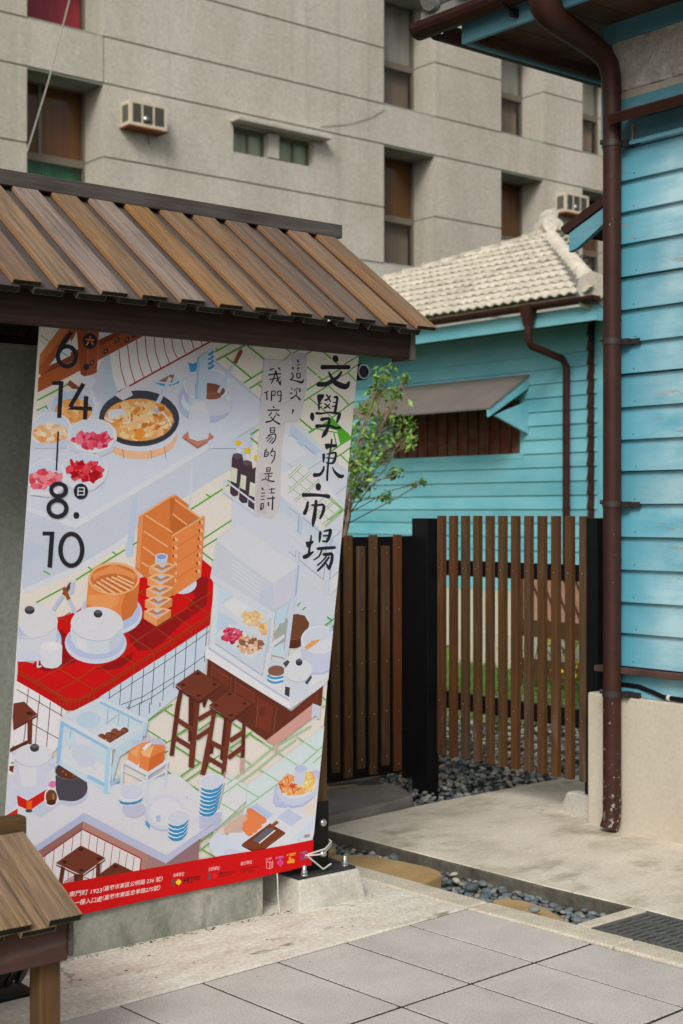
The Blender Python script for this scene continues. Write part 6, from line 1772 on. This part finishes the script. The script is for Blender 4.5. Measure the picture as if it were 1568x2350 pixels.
# ---- smaller brush lettering on the paper
at_crop('A2')
S('1162,368,16 1166,384,16; 1150,414,7 1184,408,9; 1117,438,20 1122,448,12; 1160,442,16 1170,440,16; 1160,468,9 1170,464,9; 1153,490,11 1184,492,11 1180,526,12 1156,528,12 1153,490,11; 1106,484,12 1120,512,13 1108,535,12 1094,546,12; 1094,546,12 1140,556,12 1195,572,22 1214,552,13')
S('1103,620,9 1110,634,13; 1130,650,9 1145,632,9 1182,634,11 1178,655,15; 1092,672,12 1108,668,13; 1150,650,9 1142,690,11 1098,720,15; 1146,690,9 1180,728,18; 1116,826,20 1114,846,11 1105,864,5')
S('908,456,14 940,446,11; 985,438,15 1000,456,12; 896,502,14 950,495,12 1003,492,13; 958,466,12 938,540,12 918,578,12; 902,546,10 960,534,11; 962,468,12 976,540,14 1000,592,15; 1000,520,10 965,560,11; 1006,552,8 1000,592,13')
S('852,668,10 888,654,10; 874,664,12 876,728,13; 922,652,13 916,738,13; 922,654,9 952,652,10 946,690,10 920,690,9; 974,656,10 1006,656,11 1002,738,13 986,746,10; 976,656,9 976,690,9 1003,690,8')
S('934,794,13 940,802,13; 886,826,14 985,826,14; 917,850,12 895,876,12; 962,855,11 986,876,14; 955,872,10 922,920,13 868,936,17; 908,888,10 950,930,14 990,952,18')
S('906,994,12 906,1030,13; 906,990,10 946,990,10 940,1030,12; 906,1010,7 940,1010,7; 906,1032,8 944,1030,8; 888,1056,12 950,1046,12 950,1092,12 920,1132,13; 900,1058,10 866,1086,10; 916,1070,10 876,1112,10; 932,1080,9 896,1126,9')
at_crop('B2')
S('857,14,10 850,76,13; 857,40,9 886,36,9 880,70,11 850,76,9; 872,4,8 866,26,8; 855,56,7 882,54,7; 928,4,12 904,46,10; 912,32,10 946,30,11 940,92,12 914,136,10; 910,60,10 922,72,10')
S('870,180,10 870,215,12; 870,180,8 902,180,9 896,215,10; 870,198,7 897,198,7; 870,215,8 897,213,8; 846,236,9 922,229,11; 886,236,10 886,285,10; 886,258,8 915,255,9; 866,255,8 855,280,9 824,292,11; 858,284,8 900,300,13 936,304,14')
S('826,366,15 836,380,13; 822,412,10 852,410,9; 820,440,9 848,438,8; 818,470,9 846,468,9; 818,508,12 814,560,17; 818,508,9 840,508,10 834,550,11 816,556,9; 892,378,9 942,372,11; 916,366,9 914,410,10; 900,412,9 940,408,11; 876,462,12 942,456,13; 926,440,12 920,562,15; 884,500,16 886,526,14')

# ---- type set in the red band
_dg = None
def type_poly(txt, org, base, up, size_w=None, col='d8cfd0', weight=0.0):
    """set txt so that its baseline starts at org and its advance spans vector base (photo px); up = cap height vector"""
    cu = bpy.data.curves.new('type', 'FONT'); cu.body = txt; cu.size = 1.0; cu.resolution_u = 2; cu.offset = weight
    ob = bpy.data.objects.new('type', cu); link(ob)
    dg = bpy.context.evaluated_depsgraph_get()
    me = bpy.data.meshes.new_from_object(ob.evaluated_get(dg))
    bpy.data.objects.remove(ob); bpy.data.curves.remove(cu)
    if not me or not me.vertices: return
    xs = [v.co.x for v in me.vertices]; ys = [v.co.y for v in me.vertices]
    w = max(xs) - min(xs); x0 = min(xs); h = 0.75
    qs = []
    for p in me.polygons:
        q = []
        for vi in p.vertices:
            c_ = me.vertices[vi].co; a = (c_.x - x0) / w; b_ = c_.y / h
            q.append(T(org[0] + base[0] * a + up[0] * b_, org[1] + base[1] * a + up[1] * b_))
        qs.append(q)
    INK.append((qs, col)); bpy.data.meshes.remove(me)
at_crop('E1')
type_poly('\u6771\u9580\u753a 1923', (618, 586), (304, -38), (7, -42), weight=0.006)
type_poly('\uff08\u5609\u7fa9\u5e02\u6771\u5340\u516c\u660e\u8def 236 \u865f\uff09', (930, 536), (555, -90), (7, -38), weight=0.006)
type_poly('\u4e00\u6a13\u5165\u53e3\u8655', (668, 666), (256, -38), (7, -42), weight=0.006)
type_poly('\uff08\u5609\u7fa9\u5e02\u6771\u5340\u5fe0\u5b5d\u8def275\u865f\uff09', (930, 620), (535, -92), (7, -38), weight=0.006)
at_crop('E2')
for (t_, x, y) in (('\u6307\u5c0e\u55ae\u4f4d', 18, 412), ('\u4e3b\u8fa6\u55ae\u4f4d', 342, 357), ('\u57f7\u884c\u55ae\u4f4d', 636, 303)):
    type_poly(t_, (x, y), (102, -14), (4, -29), col='e0b4b4', weight=0.006); L('b04048', 3, f'{x+118},{y-44} {x+116},{y-18}')
type_poly('\u5609\u7fa9\u5e02\u653f\u5e9c', (108, 460), (160, -24), (4, -38), col='3a1216', weight=0.014)
type_poly('\u5609\u7fa9\u5e02\u653f\u5e9c\u6587\u5316\u5c40', (440, 393), (140, -22), (3, -20), col='3a1216', weight=0.014)
type_poly('studio ordinary', (635, 350), (162, -26), (4, -24), col='3a1216', weight=0.006)
type_poly('\u5e73\u51e1', (633, 384), (46, -7), (3, -24), col='3a1216'); type_poly('\u88fd\u4f5c', (704, 374), (46, -7), (3, -24), col='3a1216')
L('4a1418', 6, '108,474 212,458'); L('4a1418', 4, '440,404 560,386'); L('4a1418', 4, '440,414 492,406')
def hourglass(x, y, k):
    P('5a4a50', f'{x-17*k},{y-28*k} {x+18*k},{y-32*k} {x+8*k},{y} {x+16*k},{y+26*k} {x-18*k},{y+30*k} {x-7*k},{y}')
hourglass(22, 468, 1.0); hourglass(353, 410, 1.0)
for (x, y, c_) in ((70, 460, 'd8d020'), (400, 402, 'd81a20')):
    for (a, b_) in ((-12, 2), (12, -3), (0, -13), (1, 13)): E(c_, x + a, y + b_, 13, 14, 0, 12)
# four small emblems on the right
Pk = 'dca0a8'
L(Pk, 5, '870,275 870,335 898,342 925,330 925,268'); L(Pk, 5, '898,342 898,285 870,275'); L(Pk, 5, '898,285 912,275 912,330'); type_poly('\u6587\u5b78', (858, 268), (55, -8), (3, -22), col=Pk)
V = 'c060b0'
for s_ in ('965,290 1022,282', '968,300 1020,292', '966,280 1018,273'): L(V, 4, s_)
ring(V, 993, 290, 22, 22, 4, 20); P(V, '985,265 993,252 1002,263'); P(V, '985,315 994,328 1003,313'); L(V, 14, '950,246 972,243'); L(V, 10, '976,238 1022,230'); L(V, 6, '978,250 1020,243')
O = 'e09030'
P(O, '1055,300 1055,278 1070,272 1070,240 1090,236 1092,262 1108,250 1110,264 1124,262 1122,296'); L(O, 14, '1052,220 1066,218'); L(O, 12, '1072,214 1136,204'); L(O, 7, '1075,228 1128,220')
Bl = '5a4a86'
for (a, b_) in ((0, -16), (14, -4), (9, 14), (-10, 14), (-14, -3)): ring(Bl, 1197 + a, 250 + b_, 10, 11, 4, 12)
L(Bl, 12, '1165,208 1178,206'); L('5a6aa6', 10, '1186,200 1236,192'); L('5a6aa6', 7, '1188,212 1236,204')
L('5a5a66', 3, '1214,38 1262,30 1260,54 1212,61 1214,38'); type_poly('\u5ee3\u544a', (1219, 54), (38, -5), (2, -16), col='5a5a66')

# ---- build the printed cloth
def ink_col(h):
    r_, g_, b_ = (int(h[i:i + 2], 16) for i in (0, 2, 4))
    mn = min(r_, g_, b_)
    if mn > 140:            # pale inks: nearer to the bare cloth
        l_ = (r_ + g_ + b_) / 3; k = 0.34 * min(1.0, (mn - 140) / 40)
        r_, g_, b_ = (c_ + (l_ - c_) * k for c_ in (r_, g_, b_)); r_ += 3; b_ -= 1
        r_, g_, b_ = (min(222, 200 + (c_ - 200) * 1.12 + 4) for c_ in (r_, g_, b_))
    return hexc('%02x%02x%02x' % tuple(int(max(0, min(255, c_))) for c_ in (r_, g_, b_)), 1.22)
def build_banner():
    bn = tag(empty('banner', (2.7, 4.25, 0.15)), 'tall printed cloth banner with kitchen illustration, dates and brush lettering', 'banner')
    org = Vector((2.7, 4.25, 0.15))
    NS, NTt = 24, 36
    # cloth with thickness
    b = MB(); vs = []; fs = []
    for j in range(NTt + 1):
        for i in range(NS + 1): vs.append(cloth_pt(i / NS, j / NTt, -0.0012) - org)
    n0 = len(vs)
    for j in range(NTt + 1):
        for i in range(NS + 1): vs.append(cloth_pt(i / NS, j / NTt, -0.0024) - org)
    ix = lambda i, j: j * (NS + 1) + i
    for j in range(NTt):
        for i in range(NS):
            q = (ix(i, j), ix(i + 1, j), ix(i + 1, j + 1), ix(i, j + 1)); fs.append(q); fs.append(tuple(n0 + k for k in reversed(q)))
    for i in range(NS):
        for j in (0, NTt): fs.append((ix(i, j), ix(i + 1, j), n0 + ix(i + 1, j), n0 + ix(i, j)))
    for j in range(NTt):
        for i in (0, NS): fs.append((ix(i, j), ix(i, j + 1), n0 + ix(i, j + 1), n0 + ix(i, j)))
    b.add(vs, fs, 0, True); b.build('cloth', MAT['cloth_back'], bn)
    # ink: flat shapes, each a hair above whatever it overlaps
    bm = bmesh.new()
    lay_c = bm.loops.layers.float_color.new('ink'); 
    lay_h = bm.verts.layers.float.new('h')
    done = []   # (bbox, level)
    grid = {}
    CELL = 0.04
    bad = 0
    for polys, colr in INK:
        st = [[to_st(*p) for p in q] for q in polys]
        xs = [p[0] for q in st for p in q]; ys = [p[1] for q in st for p in q]
        bb = (min(xs), min(ys), max(xs), max(ys))
        if bb[2] < 0 or bb[0] > 1 or bb[3] < 0 or bb[1] > 1: continue
        lv = 0
        cells = [(i, j) for i in range(int(max(bb[0], -0.1) / CELL) - 1, int(min(bb[2], 1.1) / CELL) + 2) for j in range(int(max(bb[1], -0.1) / CELL) - 1, int(min(bb[3], 1.1) / CELL) + 2)]
        seen = set()
        for c_ in cells:
            for k in grid.get(c_, ()):
                if k in seen: continue
                seen.add(k)
                o_, l_ = done[k]
                if l_ >= lv and not (o_[2] < bb[0] or o_[0] > bb[2] or o_[3] < bb[1] or o_[1] > bb[3]): lv = l_ + 1
        done.append((bb, lv)); kk = len(done) - 1
        for c_ in cells: grid.setdefault(c_, []).append(kk)
        cc = ink_col(colr)
        for q in st:
            try:
                vv = []
                for p in q:
                    v = bm.verts.new((p[0], p[1], lv * 1.0)); vv.append(v)
                f = bm.faces.new(vv)
            except ValueError:
                bad += 1; continue
            for lp in f.loops: lp[lay_c] = cc
    top = max(l for _, l in done)
    print('ink shapes', len(done), 'levels', top, 'bad', bad)
    for (a, c_) in ((0, -1), (0, 1)):
        pass
    G = lambda: list(bm.verts) + list(bm.edges) + list(bm.faces)
    bmesh.ops.bisect_plane(bm, geom=G(), plane_co=(0.0, 0, 0), plane_no=(-1, 0, 0), clear_outer=True)
    bmesh.ops.bisect_plane(bm, geom=G(), plane_co=(1.0, 0, 0), plane_no=(1, 0, 0), clear_outer=True)
    bmesh.ops.bisect_plane(bm, geom=G(), plane_co=(0, 0.0, 0), plane_no=(0, -1, 0), clear_outer=True)
    bmesh.ops.bisect_plane(bm, geom=G(), plane_co=(0, 1.0, 0), plane_no=(0, 1, 0), clear_outer=True)
    big = [f for f in bm.faces if len(f.verts) > 4]
    bmesh.ops.triangulate(bm, faces=big)
    for i in range(1, NS):
        bmesh.ops.bisect_plane(bm, geom=G(), plane_co=(i / NS, 0, 0), plane_no=(1, 0, 0))
    for j in range(1, NTt):
        bmesh.ops.bisect_plane(bm, geom=G(), plane_co=(0, j / NTt, 0), plane_no=(0, 1, 0))
    bmesh.ops.triangulate(bm, faces=[f for f in bm.faces if len(f.verts) > 3])
    step = 0.00003
    # same piecewise-linear cloth as the mesh above, so that the ink lies on it
    def lin_pt(s, t, off):
        fi = min(int(s * NS), NS - 1); fj = min(int(t * NTt), NTt - 1)
        a = s * NS - fi; c_ = t * NTt - fj
        p = (cloth_pt(fi / NS, fj / NTt) * (1 - a) + cloth_pt((fi + 1) / NS, fj / NTt) * a) * (1 - c_) + (cloth_pt(fi / NS, (fj + 1) / NTt) * (1 - a) + cloth_pt((fi + 1) / NS, (fj + 1) / NTt) * a) * c_
        return p + _nrm * off
    for v in bm.verts:
        v.co = lin_pt(min(max(v.co.x, 0), 1), min(max(v.co.y, 0), 1), v.co.z * step) - org
    for f in bm.faces:
        if f.normal.dot(_nrm) < 0: pass
        f.smooth = False
    bm.normal_update()
    flip = [f for f in bm.faces if f.normal.dot(_nrm) < 0]
    if flip: bmesh.ops.reverse_faces(bm, faces=flip)
    me = bpy.data.meshes.new('print'); bm.to_mesh(me); bm.free()
    me.materials.append(MAT['print'])
    o = bpy.data.objects.new('print', me); link(o); o.parent = bn
    # red sewn hem and grommet
    m = MB(); path = [cloth_pt(s / 20, 1.0, 0.002) - org for s in range(21)]
    m.tube(path, 0.0045, 8); m.build('hem', MAT['red_cloth'], bn)
    gp = at_y(703, 1982, 4.24)
    gp = cloth_pt(0.978, 0.978, 0.003) - org
    m = MB(); n_ = 14
    for k in range(n_):
        pass
    ringpts = [gp + Vector((0.011 * math.cos(6.283 * k / 16), 0, 0.011 * math.sin(6.283 * k / 16))) for k in range(17)]
    m.tube(ringpts, 0.0032, 6, caps=False); m.build('grommet', MAT['steel'], bn)
    return gp + org
gp = build_banner()
# cord tying the corner to the post
m = MB()
e1 = Vector((3.462, 4.275, 0.215)); e2 = Vector((3.47, 4.262, 0.135))
m.tube([gp + Vector((-0.01, 0.004, 0)), gp + Vector((0.0, -0.012, 0.0)), gp.lerp(e1, 0.5) + Vector((0, -0.03, -0.012)), e1 + Vector((0, -0.01, 0)), e1 + Vector((0.008, 0.03, 0.01))], 0.0034, 7)
m.tube([gp + Vector((0.0, -0.01, 0.004)), gp.lerp(e1, 0.55) + Vector((0, -0.034, 0.006)), e1 + Vector((0, -0.012, 0.012)), e1 + Vector((0.008, 0.03, 0.02))], 0.0034, 7)
m.tube([gp + Vector((0.0, -0.01, -0.004)), gp.lerp(e2, 0.5) + Vector((0, -0.02, -0.03)), Vector((3.44, 4.24, 0.150))], 0.0035, 7)
tag(m.build('cord', MAT['white_cord']), 'white cord tying the banner corner to the black post shoe', 'cord')
m = MB()
m.tube([gp + Vector((-0.13, 0.01, -0.045)), gp + Vector((-0.135, 0.0, -0.08)), Vector((3.205, 4.265, 0.06)), Vector((3.205, 4.255, 0.004))], 0.0026, 7)
tag(m.build('cord', MAT['white_cord']), 'thin white cord hanging straight down to the ground beside the footing', 'cord')
# round black lamp behind the banner's upper edge
rl = tag(empty('round_lamp', at_y(829, 853, 4.25)), 'small round black lamp peeping out behind the upper right banner edge', 'lamp')
m = MB(); m.lathe([(0.012, 0.05), (0.026, 0.045), (0.034, 0.02), (0.034, -0.012), (0.028, -0.014)], (0, 0, 0), 20, 0, 'y'); m.tube([(0, 0.04, 0), (-0.1, 0.07, 0.02)], 0.006, 6); m.build('housing', MAT['black'], rl)
m = MB(); m.tube([(0.027 * math.cos(6.283 * k / 24), -0.0155, 0.027 * math.sin(6.283 * k / 24)) for k in range(25)], 0.0035, 6, caps=False); m.build('rim', MAT['screw'], rl)
